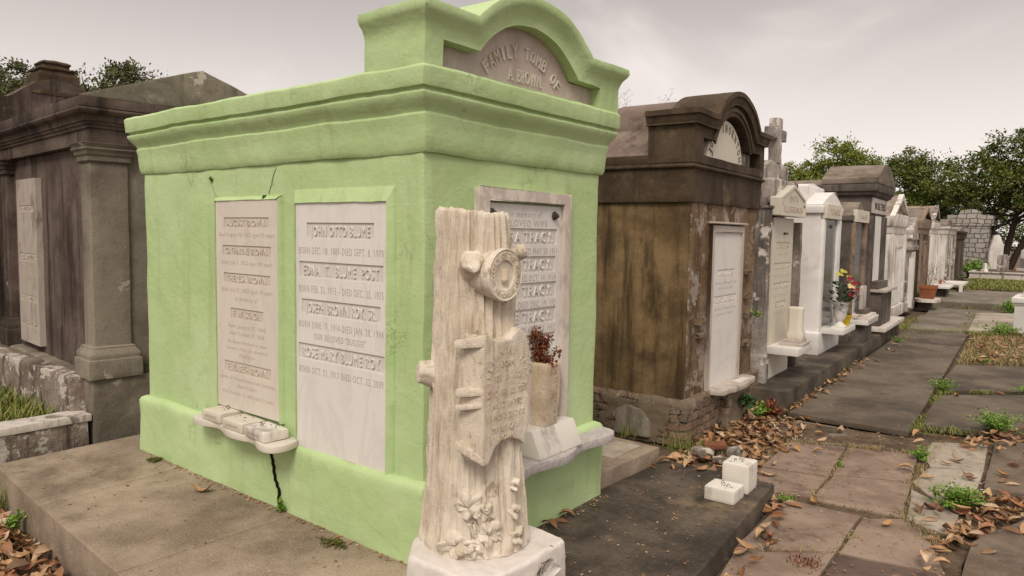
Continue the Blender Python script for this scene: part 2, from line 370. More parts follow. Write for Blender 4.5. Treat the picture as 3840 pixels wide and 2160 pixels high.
def arctext(mb, P, s, uc, vc, R, a0, a1, h, w, ext, base):
    n = len(s)
    for i, ch in enumerate(s):
        if ch == ' ': continue
        a = a0 + (a1 - a0) * (i / (n - 1))
        puttext(mb, P, ch, uc + R * math.cos(a), vc + R * math.sin(a), h, w * (.4 if ch in 'I.,' else 1), ext, base, a - PI / 2)
def tablet(par, name, ori, org, W, H, th, rows, mat='marble_white', emat='engraved_grey', dep=.007, holes=None):
    """slab whose face lies on org (bottom centre); sunk name bands hold raised letters"""
    P = pmap(ori, org); mb = MB()
    rec = [(max(-W / 2 + .008, -w / 2 - .028), min(W / 2 - .008, w / 2 + .028), v - h * .74, v + h * .74) for t, v, h, w, k in rows if k == 'R']
    us = sorted({-W / 2, W / 2, *[r[0] for r in rec], *[r[1] for r in rec]}); vs = sorted({0, H, *[r[2] for r in rec], *[r[3] for r in rec]})
    def d(u, v): return -dep if any(r[0] < u < r[1] and r[2] < v < r[3] for r in rec) else 0.
    cell = {}; rb = MB()
    for i in range(len(us) - 1):
        for j in range(len(vs) - 1):
            a, b, c, e = us[i], us[i + 1], vs[j], vs[j + 1]; k = d((a + b) / 2, (c + e) / 2); cell[i, j] = k
            (rb if k else mb).add([P(a, c, k), P(b, c, k), P(b, e, k), P(a, e, k)], [(0, 1, 2, 3)])
            if (i - 1, j) in cell and cell[i - 1, j] != k: mb.add([P(a, c, 0), P(a, e, 0), P(a, e, -dep), P(a, c, -dep)], [(0, 1, 2, 3)])
            if (i, j - 1) in cell and cell[i, j - 1] != k: mb.add([P(a, c, 0), P(b, c, 0), P(b, c, -dep), P(a, c, -dep)], [(0, 1, 2, 3)])
    a, b = -W / 2, W / 2
    q = [P(a, 0, 0), P(b, 0, 0), P(b, H, 0), P(a, H, 0)]; r = [P(a, 0, -th), P(b, 0, -th), P(b, H, -th), P(a, H, -th)]
    mb.add(q + r, [(0, 1, 5, 4), (1, 2, 6, 5), (2, 3, 7, 6), (3, 0, 4, 7), (4, 5, 6, 7)])
    o = mb.obj(name, mat, par, weld=False)
    if rb.v: rb.obj('name_band', 'band_grey' if emat == 'engraved_grey' else 'band_tan', o, weld=False)
    A, B = MB(), MB()
    for t, v, h, w, k in rows:
        if k == 'R': puttext(A, P, t, 0, v, h * .95, w * .97, dep + .0, -dep)
        else: puttext(B, P, t, 0, v, h, w, .0012, .0)
    if A.v: A.obj('lettering', mat, o, weld=False)
    if B.v: B.obj('engraving', emat, o, weld=False)
    return o
def frame(mb, ori, org, W, H, fw, t0, t1, top=None, back=0., bottom=True, slope=0.):
    """border of width fw round an opening W x H (org = bottom centre)"""
    P = pmap(ori, org); top = top or fw
    a, b = -W / 2, W / 2
    def bar(p):  # p: four (u, v) corners, outer two first
        f = [P(p[0][0], p[0][1], t0 if slope else t1), P(p[1][0], p[1][1], t0 if slope else t1), P(p[2][0], p[2][1], t1), P(p[3][0], p[3][1], t1)]
        g = [P(q[0], q[1], back) for q in p]
        mb.add(f + g, [(0, 1, 2, 3), (4, 5, 6, 7), (0, 1, 5, 4), (1, 2, 6, 5), (2, 3, 7, 6), (3, 0, 4, 7)])
    z0 = -fw if bottom else 0
    bar([(a - fw, z0), (a - fw, H + top), (a, H), (a, 0)]); bar([(b + fw, H + top), (b + fw, z0), (b, 0), (b, H)])
    bar([(a - fw, H + top), (b + fw, H + top), (b, H), (a, H)])
    if bottom: bar([(b + fw, z0), (a - fw, z0), (a, 0), (b, 0)])
def smooth_poly(pts, k=2):
    for _ in range(k):
        q = []
        for i in range(len(pts)):
            a, b = pts[i], pts[(i + 1) % len(pts)]
            q += [(a[0] * .75 + b[0] * .25, a[1] * .75 + b[1] * .25), (a[0] * .25 + b[0] * .75, a[1] * .25 + b[1] * .75)]
        pts = q
    return pts

def parapet(X, T, y0, y1, zb, zs, yc, half, R, prof, op, dep):
    """raised front with square shoulders and a round centre; moulding follows its top; op = (ya, yb, z0, zo, yco, halfo, Ro)"""
    zc = zs - math.sqrt(R * R - half * half)
    def Hn(y):
        if abs(y - yc) < half: return zc + math.sqrt(R * R - (y - yc) ** 2)
        return zs
    def N(y):
        t = y - yc
        if abs(abs(t) - half) < 1e-6:
            n = Vector((t / R, math.sqrt(1 - (t / R) ** 2))); m = Vector((0, 1)); k = (n + m).normalized(); return k / max(.6, k.dot(m))
        if abs(t) < half: return Vector((t / R, math.sqrt(1 - (t / R) ** 2)))
        return Vector((0, 1))
    ya, yb, z0, zo, yo, ho, Ro = op
    zco = zo - math.sqrt(Ro * Ro - ho * ho)
    def Cn(y): return zco + math.sqrt(Ro * Ro - (y - yo) ** 2) if abs(y - yo) < ho else zo
    ys = {y0, y1, ya, yb, yc - half, yc + half, yo - ho, yo + ho}
    ys |= {yc - half + 2 * half * i / 36 for i in range(37)} | {y0 + .06, y1 - .06}
    ys = sorted(ys); ys = [y for i, y in enumerate(ys) if i == 0 or y - ys[i - 1] > 1e-4]
    # snap near duplicates to the kinks
    mb = MB(); pan = MB(); n = len(ys); D = prof[-1][0]
    def pt(side, y, k):
        d, o = prof[k]; nn = N(y); oy = -1 if y == y0 else (1 if y == y1 else 0)
        x = X + o if side == 'f' else X - T - o * .2
        return (x, y + oy * o - d * nn[0], Hn(y) - d * nn[1])
    for side in 'fb':
        for k in range(len(prof) - 1):
            for i in range(n - 1):
                mb.add([pt(side, ys[i], k), pt(side, ys[i + 1], k), pt(side, ys[i + 1], k + 1), pt(side, ys[i], k + 1)], [(0, 1, 2, 3)])
    L = len(prof) - 1
    for y in (y0, y1):
        for k in range(L): mb.add([pt('f', y, k), pt('b', y, k), pt('b', y, k + 1), pt('f', y, k + 1)], [(0, 1, 2, 3)])
        mb.add([pt('f', y, L), pt('b', y, L), (X - T, y, zb), (X, y, zb)], [(0, 1, 2, 3)])
    for i in range(n - 1):
        a, b = ys[i], ys[i + 1]
        mb.add([pt('f', a, 0), pt('f', b, 0), pt('b', b, 0), pt('b', a, 0)], [(0, 1, 2, 3)])
        mb.add([pt('b', a, L), pt('b', b, L), (X - T, b, zb), (X - T, a, zb)], [(0, 1, 2, 3)])
        mb.add([(X, a, zb), (X, b, zb), (X - T, b, zb), (X - T, a, zb)], [(0, 1, 2, 3)])
        if ya - 1e-5 <= a and b <= yb + 1e-5:
            ca, cb = Cn(a), Cn(b)
            mb.add([(X, a, zb), (X, b, zb), (X, b, z0), (X, a, z0)], [(0, 1, 2, 3)])
            mb.add([(X, a, z0), (X, b, z0), (X - dep, b, z0), (X - dep, a, z0)], [(0, 1, 2, 3)])
            mb.add([(X, a, ca), (X, b, cb), pt('f', b, L), pt('f', a, L)], [(0, 1, 2, 3)])
            mb.add([(X, a, ca), (X, b, cb), (X - dep, b, cb), (X - dep, a, ca)], [(0, 1, 2, 3)])
            pan.add([(X - dep + .004, a, z0), (X - dep + .004, b, z0), (X - dep + .004, b, cb), (X - dep + .004, a, ca)], [(0, 1, 2, 3)])
            pan.add([(X - dep - .03, a, z0), (X - dep - .03, b, z0), (X - dep - .03, b, cb), (X - dep - .03, a, ca)], [(0, 1, 2, 3)])
        else:
            mb.add([(X, a, zb), (X, b, zb), pt('f', b, L), pt('f', a, L)], [(0, 1, 2, 3)])
    for y in (ya, yb):
        mb.add([(X, y, z0), (X, y, zo), (X - dep, y, zo), (X - dep, y, z0)], [(0, 1, 2, 3)])
    return mb, pan, (yo, zco, Ro)
# ================================================================ green tomb
GT = thing('green_tomb', 'lime green painted family tomb with arched pediment, nearest and largest tomb', 'tomb', (0, 0, 0))
mb = MB(); mb.prof(-2.83, 0, 0, 1.54, [(.36, 0), (2.01, 0)]); W_ = mb.obj('wall', 'green_paint', GT, bevel=.014, dens=.07, amp=.009, freq=2.2)
mb = MB(); mb.prof(-2.83, 0, 0, 1.54, [(-.14, .05), (.37, .05), (.395, .038), (.405, .012), (.405, -.05)]); mb.obj('skirt', 'green_paint', GT, bevel=.014, dens=.06, amp=.011, freq=3)
mb = MB(); mb.prof(-2.83, 0, 0, 1.54, [(1.99, .012), (2.015, .022), (2.06, .026), (2.13, .03), (2.165, .038), (2.175, .03), (2.20, .045), (2.225, .065), (2.25, .078), (2.262, .078), (2.268, .062), (2.278, .062), (2.284, .085), (2.37, .09), (2.385, .075), (2.39, -.1)])
mb.obj('cornice', 'green_paint', GT, bevel=.006, dens=.055, amp=.010, freq=2.6)
mb, pan, arc = parapet(.078, .41, -.078, 1.618, 2.36, 2.65, .745, .51, .735, [(-.0, .042), (.032, .046), (.05, .036), (.075, .016), (.10, .006), (.125, 0)],
                       (.036, 1.407, 2.385, 2.505, .727, .434, .558), .075)
mb.obj('parapet', 'green_paint', GT, bevel=.0, dens=.05, amp=.008, freq=3, smooth=40)
pn = pan.obj('name_panel', 'marble_pediment', GT)
t = MB(); P = pmap('E', (.078 - .071, 0, 0))
arctext(t, P, 'FAMILY TOMB OF', arc[0], arc[1] - .015, .45, math.radians(134), math.radians(46), .072, .037, .010, 0)
puttext(t, P, 'A. BROWN.', .745, 2.462, .072, .30, .010, 0)
t.obj('lettering', 'marble_tan', pn, weld=False)
# side tablets, each behind a painted lip
rows1 = [('AUGUST BROWN.', 1.155, .042, .43, 'R'), ('Died August 5th 1853 aged 43 years', 1.083, .026, .60, 'F'),
         ('CATHARINE BROWN.', .985, .042, .47, 'R'), ('Died July 7, 1853 aged 40 years', .913, .026, .55, 'F'),
         ('THERESA BROWN.', .815, .042, .45, 'R'), ('Died July 25, 1853 aged 19 years', .745, .026, .55, 'F'), ('In memory of', .692, .024, .24, 'F'),
         ('F. W. STACH.', .598, .044, .30, 'R'), ('Born January 27, 1840', .522, .026, .40, 'F'), ('Died October 17, 1868.', .478, .026, .38, 'F'),
         ('My dearest Husband in sweet', .424, .022, .42, 'F'), ('peace rest in eternal', .384, .022, .44, 'F'), ('Happiness.', .345, .022, .17, 'F'),
         ('ELIZABETH BROWN,', .262, .046, .45, 'R'), ('native of Hessen Darmstadt Germany,', .194, .024, .60, 'F'), ('Born Gobels', .150, .024, .2, 'F'), ('Died October 3, 1868 aged 51 years', .102, .024, .56, 'F')]
tablet(GT, 'marble_tablet', 'S', (-1.497, -.020, .50), .676, 1.29, .02, rows1, 'marble_tan', 'engraved_tan', .006)['label'] = 'stained tan marble tablet with worn names on the long side'
rows2 = [('JOHN OTTO BLUME', 1.215, .058, .50, 'R'), ('BORN DEC. 18, 1889-DIED SEPT. 8, 1970', 1.108, .040, .70, 'F'),
         ('EDNA  T.  BLUME  POST', 1.002, .060, .64, 'R'), ('BORN FEB. 23, 1915 – DIED DEC. 25, 1975', .898, .040, .70, 'F'),
         ('JOSEPH BROWN ROY, SR.', .797, .058, .60, 'R'), ('BORN JUNE 17, 1914-DIED JAN. 20, 1994', .702, .040, .70, 'F'), ('OUR BELOVED "BUGGIE"', .640, .036, .43, 'F'),
         ('ROSE MARY BLUME ROY', .548, .060, .66, 'R'), ('BORN OCT. 21, 1917-DIED OCT. 22, 2009', .448, .040, .70, 'F')]
tablet(GT, 'marble_tablet', 'S', (-.611, -.021, .40), .755, 1.37, .02, rows2, 'marble_white', 'engraved_grey', .008)['label'] = 'clean white marble tablet with four raised names on the long side'
mb = MB(); frame(mb, 'S', (-1.497, -.0, .49), 0.68, 1.30, .022, .004, .027, top=.022, back=-.01, bottom=False, slope=1)
frame(mb, 'S', (-.611, -.0, .39), .757, 1.375, .035, .004, .032, top=.075, back=-.01, bottom=False, slope=1)
mb.obj('tablet_surround', 'green_paint', GT, dens=.05, amp=.004, freq=6, smooth=60)
# front tablet
mb = MB(); frame(mb, 'E', (.0, .765, .50), .675, 1.285, .075, .0, .045, top=.065, back=-.01, bottom=False)
fr = mb.obj('tablet_frame', 'marble_frame', GT, mod_bevel=.006)
rows3 = [('In memory of', 1.225, .036, .29, 'F'), ('BELOVED WIFE', 1.175, .036, .40, 'F'), ('NORA TRACY.', 1.10, .062, .54, 'R'), ('BORN 1843   DIED MAY 28 1911', 1.02, .038, .60, 'F'),
         ('JOHN TRACY.', .945, .062, .52, 'R'), ('BORN 1838 DIED OCT. 14, 1914', .870, .038, .58, 'F'), ('MARY TRACY.', .797, .062, .54, 'R'), ('BORN 1872 DIED DEC. 19, 193', .722, .038, .58, 'F'),
         ('ANNE TRACY.', .650, .062, .54, 'R'), ('BORN 1870 DIED APRIL 13, 1932', .575, .038, .58, 'F'), ('WM. TRACY.', .50, .062, .54, 'R')]
tablet(GT, 'marble_tablet', 'E', (.018, .765, .50), .675, 1.275, .03, rows3, 'marble_white', 'engraved_grey', .008)['label'] = 'white marble tablet framed in veined marble on the front'
for y in (.465, 1.03):
    b = MB(); b.lathe([(0, .004), (.004, .026), (.010, .024), (.014, .014), (.03, .012), (.036, .0)], n=12)
    for k in range(6): b.lathe([(0, .0), (.004, .009), (.012, .008), (.015, 0)], (.017 * math.cos(k * PI / 3), .017 * math.sin(k * PI / 3), 0), 8)
    c = MB(); c.merge(b, Matrix.Translation((.018, y, 1.722)) @ Matrix.Rotation(PI / 2, 4, 'Y')); c.obj('rosette_bolt', 'bronze', GT)
# shelves
pts = smooth_poly([(-1.93, .02), (-1.955, -.10), (-1.90, -.165), (-1.78, -.165), (-1.66, -.12), (-1.55, -.155), (-1.45, -.19), (-1.33, -.185), (-1.21, -.155), (-1.12, -.20), (-1.03, -.225), (-.95, -.20), (-.935, -.10), (-1.0, .02)], 2)
mb = MB(); mb.prism(pts, 'z', .392, .432); mb.obj('marble_shelf', 'marble_tan', GT, bevel=.008)
pts = smooth_poly([(.0, .22), (.14, .24), (.22, .36), (.225, .52), (.19, .64), (.215, .76), (.24, .88), (.21, 1.02), (.165, 1.12), (.175, 1.27), (.205, 1.40), (.185, 1.52), (.10, 1.57), (.0, 1.56)], 2)
mb = MB(); mb.prism(pts, 'z', .325, .378); mb.obj('granite_shelf', 'granite_grey', GT, bevel=.009)
# crack under the ledge and hairlines, broken out of the render
def crackstrip(P, pts, wd, dp=.02):
    m = MB()
    L = []; R_ = []
    for i, (u, v) in enumerate(pts):
        w = wd * (1 - abs(2 * i / (len(pts) - 1) - 1) ** 3) * U(.5, 1.2) + .0003
        L.append((u - w, v)); R_.append((u + w, v))
    for i in range(len(pts) - 1):
        m.add([P(*L[i], 0), P(*R_[i], 0), P(*R_[i + 1], 0), P(*L[i + 1], 0), P(*L[i], -dp), P(*R_[i], -dp), P(*R_[i + 1], -dp), P(*L[i + 1], -dp)], [(0, 1, 2, 3), (0, 3, 7, 4), (1, 2, 6, 5), (0, 1, 5, 4), (3, 2, 6, 7)])
    return m
def jag(a, b, n, amp):
    return [(a[0] + (b[0] - a[0]) * i / n + U(-amp, amp), a[1] + (b[1] - a[1]) * i / n) for i in range(n + 1)]
cr = crackstrip(pmap('S', (0, -.0625, 0)), [(-1.17, .385), (-1.155, .37), (-1.158, .352), (-1.175, .345), (-1.182, .32), (-1.196, .312), (-1.188, .29), (-1.178, .275), (-1.183, .26), (-1.170, .24), (-1.172, .21), (-1.160, .19), (-1.158, .165), (-1.140, .15), (-1.138, .13), (-1.122, .12), (-1.118, .09), (-1.126, .07), (-1.124, .04), (-1.112, .02), (-1.12, .0)], .0036)
cr.obj('crack', 'crack_dark', GT, weld=False)
cr = crackstrip(pmap('S', (0, -.0035, 0)), jag((-1.20, 1.98), (-1.28, 1.82), 9, .006), .0012, .004)
cr.merge(crackstrip(pmap('S', (0, -.0035, 0)), jag((-1.92, 1.91), (-1.85, 1.80), 7, .005), .0008, .004))
cr.obj('crack', 'crack_green', GT, weld=False)

# --- small marble blocks on the long-side ledge
def pitblock(name, label, cat, x, y, z, sx, sy, sz, rz, mat, txt=None, grp=None, hooks=2, holes=4):
    t = thing(name, label, cat, (x, y, z), rz, grp)
    m = MB(); m.box(-sx / 2, sx / 2, -sy / 2, sy / 2, 0, sz); m.obj('block', mat, t, bevel=.012, dens=.03, amp=.002, freq=12)
    hk = MB()
    for i in range(holes):
        a, b = U(-.35, .35) * sx, U(-.35, .35) * sy
        hk.lathe([(0, .006), (.0015, .005)], (a, b, sz - .0002), 8)
    for i in range(hooks):
        a, b = U(-.3, .3) * sx, U(-.3, .3) * sy; r = U(-1, 1)
        hk.tube([(a, b, sz), (a, b, sz + .012), (a + .012 * math.cos(r), b + .012 * math.sin(r), sz + .02), (a + .024 * math.cos(r), b + .02 * math.sin(r), sz + .012)], .002, 5)
    hk.split('wire_hook', 'crack_dark', t)
    if txt:
        q = MB(); puttext(q, pmap('S', (0, -sy / 2 - .0005, sz / 2)), txt, 0, 0, sz * .36, sx * .6, .0015); q.obj('engraving', 'engraved_tan', t)
    return t
pitblock('marble_block', 'small cream marble block with MINNIE cut on it, left end of the ledge', 'block', -1.70, -.072, .4335, .215, .15, .062, .02, 'marble_cream', 'MINNIE', 'marble blocks on the side ledge', 1)
pitblock('marble_block', 'small pitted marble block in the middle of the three on the ledge', 'block', -1.415, -.098, .4335, .235, .15, .058, -.03, 'marble_cream', 'DARLING', 'marble blocks on the side ledge', 0, 6)
pitblock('marble_block', 'small white marble block with bent wires on top, right end of the ledge', 'block', -1.155, -.112, .4335, .24, .155, .058, -.08, 'marble_block', 'BROTHER', 'marble blocks on the side ledge', 3, 4)

# --- slant marker, vase and dead roses on the granite shelf
sm = thing('slant_marker', 'veined white marble slant marker carrying the stone vase on the granite shelf', 'grave marker', (.02, .93, .3785))
m = MB(); m.prism([(-.01, 0), (.165, 0), (.165, .012), (.10, .15), (-.01, .15)], 'y', -.215, .20); m.obj('slant_block', 'marble_block', sm, bevel=.006)
vz = thing('stone_vase', 'square cream marble vase lettered OUR DARLING standing on the slant marker', 'vase', (.06, .90, .529))
m = MB(); m.loft([[(a * w, b * w * 1.05, z) for a, b in ((-1, -1), (1, -1), (1, 1), (-1, 1))] for z, w in ((0, .060), (.10, .060), (.12, .065), (.17, .068), (.30, .066), (.345, .070), (.362, .067), (.362, .045), (.30, .04))], True, True)
m.obj('vase_body', 'limestone', vz, bevel=.006, dens=.03, amp=.003, freq=14)
m = MB(); P = pmap('E', (.068, 0, 0)); puttext(m, P, 'OUR', 0, .315, .028, .07, .003)
for i, ch in enumerate('DARLING'): puttext(m, P, ch, .03, .265 - i * .037, .026, None, .003, -.006 if i > 3 else 0)
m.obj('engraving', 'engraved_tan', vz)
dr = thing('dead_roses', 'bunch of dried rust-brown roses standing in the square stone vase', 'flowers', (.06, .90, .86))
st = MB(); fl = MB()
def crumple(m, c, r, n, s=1.):
    for _ in range(n):
        d = Vector((U(-1, 1), U(-1, 1), U(-1, 1))).normalized(); p = Vector(c) + d * r * U(.5, 1)
        a = d.cross(Vector((U(-1, 1), U(-1, 1), U(-1, 1)))).normalized(); b = d.cross(a)
        w = r * U(.35, .7) * s
        m.add([p - a * w * .4, p - b * w * .5 + d * w * .3, p + d * w * 1.1 + a * w * .5, p + b * w * .5 - d * w * .2], [(0, 1, 2), (0, 2, 3)])
for i in range(13):
    y, x, h = U(-.085, .085), U(-.05, .05), U(.07, .235)
    st.tube([(x * .4, y * .3, -.12), (x * .7, y * .7, h * .6), (x, y, h), (x + U(-.02, .02), y + U(-.02, .02), h + .012)], .0022, 5)
    crumple(fl, (x, y, h), .026, 34, .75); crumple(fl, (x, y, h - .022), .020, 14, 1.3)
    for _ in range(4): crumple(fl, (x * .7 + U(-.03, .03), y * .7 + U(-.03, .03), h * U(-.1, .7)), .026, 6, 1.1)
st.obj('stems', 'stem_dry', dr); fl.obj('blooms', 'dry_flower', dr, weld=False)

# ================================================================ tree trunk monument
TK = thing('tree_trunk_monument', 'pale carved stone tree trunk monument with round emblem and scroll, in front of green tomb', 'monument', (.45, -.12, -.083))
Zb = .383
def rad(z, th):                                     # z above block top
    k = max(0, min(1, z / 1.42)); r = .212 * (1 - k) + .150 * k + .022 * math.exp(-z / .16)
    r *= 1 + .03 * math.sin(2 * th + 2 * z)
    f = abs(math.sin(8 * th + 1.2 * noise.noise(Vector((th * 1.5, z * 1.2, 1))) * 2))
    r += (.010 * (1 - abs(noise.noise(Vector((math.cos(th) * 5, math.sin(th) * 5, z * 1.1 + 4)))) * 3.2) + .008 * (1 - abs(noise.noise(Vector((math.cos(th) * 11, math.sin(th) * 11, z * 2.2 + 9)))) * 3.2)) * (1 if z > .02 else .4) - .009
    r += .005 * noise.noise(Vector((math.cos(th) * 14, math.sin(th) * 14, z * 14)))
    r += .006 * noise.noise(Vector((math.cos(th) * 6, math.sin(th) * 6, z * 9)))
    r += .010 * noise.noise(Vector((math.cos(th) * 3, math.sin(th) * 3, z * 2)))
    return r
def cen(z): k = z / 1.4; return (-.751 * .022 * k, -.66 * .022 * k)
m = MB(); NA, NZ = 200, 130; rings = []
for j in range(NZ + 1):
    r_ = []
    for i in range(NA):
        th = 2 * PI * i / NA
        top = 1.405 + .028 * noise.noise(Vector((math.cos(th) * 1.7, math.sin(th) * 1.7, 5))) + .012 * noise.noise(Vector((math.cos(th) * 6, math.sin(th) * 6, 2))) - .012 * math.cos(th - 1.0)
        z = top * j / NZ; c = cen(z); rr = rad(z, th) - (.007 if j == NZ else 0)
        r_.append((c[0] + rr * math.cos(th), c[1] + rr * math.sin(th), Zb + z))
    rings.append(r_)
c = cen(1.4)
for s_, dz in ((.82, -.006), (.5, -.012), (.15, -.01)):
    rings.append([(c[0] + (p[0] - c[0]) * s_, c[1] + (p[1] - c[1]) * s_, p[2] + dz + .01 * noise.noise(Vector(p) * 9)) for p in rings[NZ]])
m.loft(rings); m.obj('trunk', 'trunk_stone', TK, smooth=60)
def stub(p0, d, L, r0, r1):
    m = MB(); d = Vector(d).normalized(); a = d.cross(Vector((0, 0, 1))).normalized(); b = a.cross(d); R = []
    for k, t in enumerate((0, .3, .6, .85, .97, 1.02, 1.0)):
        q = Vector(p0) + d * L * t; r = (r0 + (r1 - r0) * min(1, t * 1.6)) * (1 if k < 4 else (.95, .72, .3)[k - 4])
        R.append([tuple(q + (a * math.cos(2 * PI * i / 28) + b * math.sin(2 * PI * i / 28)) * r * (1 + .05 * math.sin(i * .67) + .22 * noise.noise(Vector((i * .3, t * 3, r0 * 50))))) for i in range(28)])
    m.loft(R); return m.obj('branch_stub', 'trunk_stone', TK, dens=.02, amp=.004, freq=20, smooth=50)
SD = Vector((.751, .66, 0)); CD = Vector((.66, -.751, 0))      # to the right of and towards the approach path
stub(-SD * .13 + Vector((0, 0, 1.10)), -SD * 1 + CD * .25 + Vector((0, 0, .10)), .125, .085, .050)
stub(CD * .09 - SD * .02 + Vector((0, 0, 1.53)), CD + Vector((0, 0, .45)) - SD * .05, .155, .068, .046)
stub(SD * .08 + Vector((0, 0, 1.60)), SD - CD * .35 + Vector((0, 0, .22)), .125, .045, .034)
# emblem
md = MB(); md.lathe([(-.09, .085), (0, .102), (.012, .107), (.03, .107), (.036, .102), (.033, .097), (.033, .062), (.030, .058), (.024, .056), (.020, .0)], n=56)
Mx = Matrix.Translation((.172, -.07, 1.535)) @ Matrix.Rotation(PI / 2, 4, 'Y')
q = MB(); q.merge(md, Mx); md = q.obj('emblem_disc', 'trunk_stone', TK)
t = MB(); P = pmap('E', (.205, -.07, 1.535))
arctext(t, P, 'WOODMEN OF THE WORLD', 0, 0, .080, math.radians(200), math.radians(-20), .020, .015, .003, 0)
for i, ch in enumerate('MEMORIAL'):
    a = math.radians(225 + i * 90 / 7); puttext(t, P, ch, .080 * math.cos(a), .080 * math.sin(a), .018, .014, .003, 0, a + PI / 2)
t.lathe([(-.03, .012), (-.02, .017), (.02, .013), (.022, .011), (.022, 0)], (.198, -.07, 1.535), 14)
t.obj('emblem_lettering', 'limestone', md, weld=False)
# scroll
XF = .66 - .45; Y = lambda y: y + .12; Z = lambda z: z + .083
def yz(L): return [(Y(a), Z(b)) for a, b in L]
face = yz([(-.300, 1.222), (-.265, 1.200), (-.215, 1.188), (-.155, 1.195), (-.10, 1.235), (-.055, 1.205), (-.035, 1.155), (-.028, 1.10), (-.040, 1.06), (-.026, 1.02), (-.030, .985), (-.046, .965), (-.030, .94), (-.026, .86), (-.030, .80), (-.048, .775), (-.05, .738), (-.09, .765), (-.14, .782), (-.20, .785), (-.245, .765), (-.275, .725), (-.290, .70), (-.318, .745), (-.322, .80), (-.318, .90), (-.316, .955), (-.322, .975), (-.316, .995), (-.318, 1.10)])
m = MB(); m.prism(face, 'x', XF - .13, XF)
sc_ = m.obj('scroll', 'trunk_stone', TK, bevel=.006, dens=.025, amp=.003, freq=14, smooth=45)
def wedge(z0, z1, yb, zb0, zb1, xb=.10, nm='scroll_curl'):
    m = MB(); y0 = Y(-.315)
    m.add([(XF - .002, y0 + .03, Z(z0)), (XF - .002, y0 + .03, Z(z1)), (XF - .002, y0 - .004, Z(z1)), (XF - .002, y0 - .004, Z(z0)), (XF - xb, y0 + .03, Z(zb0)), (XF - xb, y0 + .03, Z(zb1)), (XF - xb, Y(yb), Z(zb1)), (XF - xb, Y(yb), Z(zb0))],
          [(0, 1, 2, 3), (4, 5, 6, 7), (0, 1, 5, 4), (1, 2, 6, 5), (2, 3, 7, 6), (3, 0, 4, 7)])
    m.obj(nm, 'trunk_stone', sc_, bevel=.006, dens=.03, amp=.002, freq=20)
wedge(1.175, 1.222, -.385, 1.165, 1.20); wedge(.985, 1.015, -.375, .975, 1.01); wedge(.935, .955, -.375, .92, .945); wedge(.705, .735, -.375, .765, .80); wedge(.735, 1.2, -.335, .76, 1.18, .12)
t = MB(); P = pmap('E', (XF, 0, 0))
arctext(t, P, 'WILLIAM R. TRACY', Y(-.175), Z(1.035), .118, math.radians(197), math.radians(-17), .026, .017, .003, 0)
for s_, z, h, w in (('BORN', 1.10, .026, .075), ('FEB. 18 1872', 1.045, .026, .17), ('DIED FEB. 15, 1909', .985, .026, .245), ('AGED 36 YRS', .935, .026, .19), ('11 MOS & 27 DAYS', .887, .026, .235), ('MAPLE CAMP', .840, .026, .18), ('NO. 46', .800, .024, .09)):
    puttext(t, P, s_, Y(-.175), Z(z), h, w, .003)
t.obj('lettering', 'limestone', sc_, weld=False)
# ivy carved on the lower trunk
def surf(th, z, off):
    c = cen(z); r = rad(z, th) + off; return Vector((c[0] + r * math.cos(th), c[1] + r * math.sin(th), Zb + z))
TH0 = math.atan2(CD.y, CD.x)
def ivy(side, z, size, rot, mb):
    th0 = TH0 + side / .2; n = 30; out = []
    prev = []; n = 50
    for k in range(n):
        a = 2 * PI * k / n; s5 = abs(((a * 5 / (2 * PI) + .5) % 1) - .5) * 2          # 0 at the lobe tips, 1 in the notches
        tip = 1 if abs(((a + PI) % (2 * PI)) - PI) < .63 else (.86 if abs(abs(((a + PI) % (2 * PI)) - PI) - 1.26) < .63 else .66)
        prev.append((a, size * (.60 + (tip * 1.2 - .60) * (1 - s5) ** 1.0)))
    rings = []
    for fr_, of in ((1., -.012), (1., .014), (.92, .018), (.5, .020), (.08, .008)):
        rings.append([tuple(surf(th0 + (rr * fr_ * math.cos(a + rot)) / .2, z + rr * fr_ * math.sin(a + rot), of + .008 * math.sin(2 * a + rot))) for a, rr in prev])
    mb.loft(rings, False, True)
m = MB()
for s_, z, r_, o_ in ((-.022, .215, .062, 1.9), (.030, .185, .050, -.5), (.052, .095, .058, .9), (-.068, .055, .062, 3.3), (.0, .045, .035, 4.6), (.165, .17, .035, .4), (.172, .065, .04, 1.2), (.175, .275, .028, 1.)):
    ivy(s_, z, r_, o_, m)
def vine(L, r):
    m.tube([surf(TH0 + s / .2, z, .006) for s, z in L], r, 8)
vine([(.045, -.0), (.03, .03), (.022, .06), (.0, .075), (-.04, .07)], .010); vine([(.022, .05), (.0, .10), (-.005, .14), (.015, .17)], .008); vine([(-.0, .09), (-.012, .12), (-.02, .15)], .007)
m.obj('ivy_carving', 'trunk_stone', TK, smooth=60, weld=False)
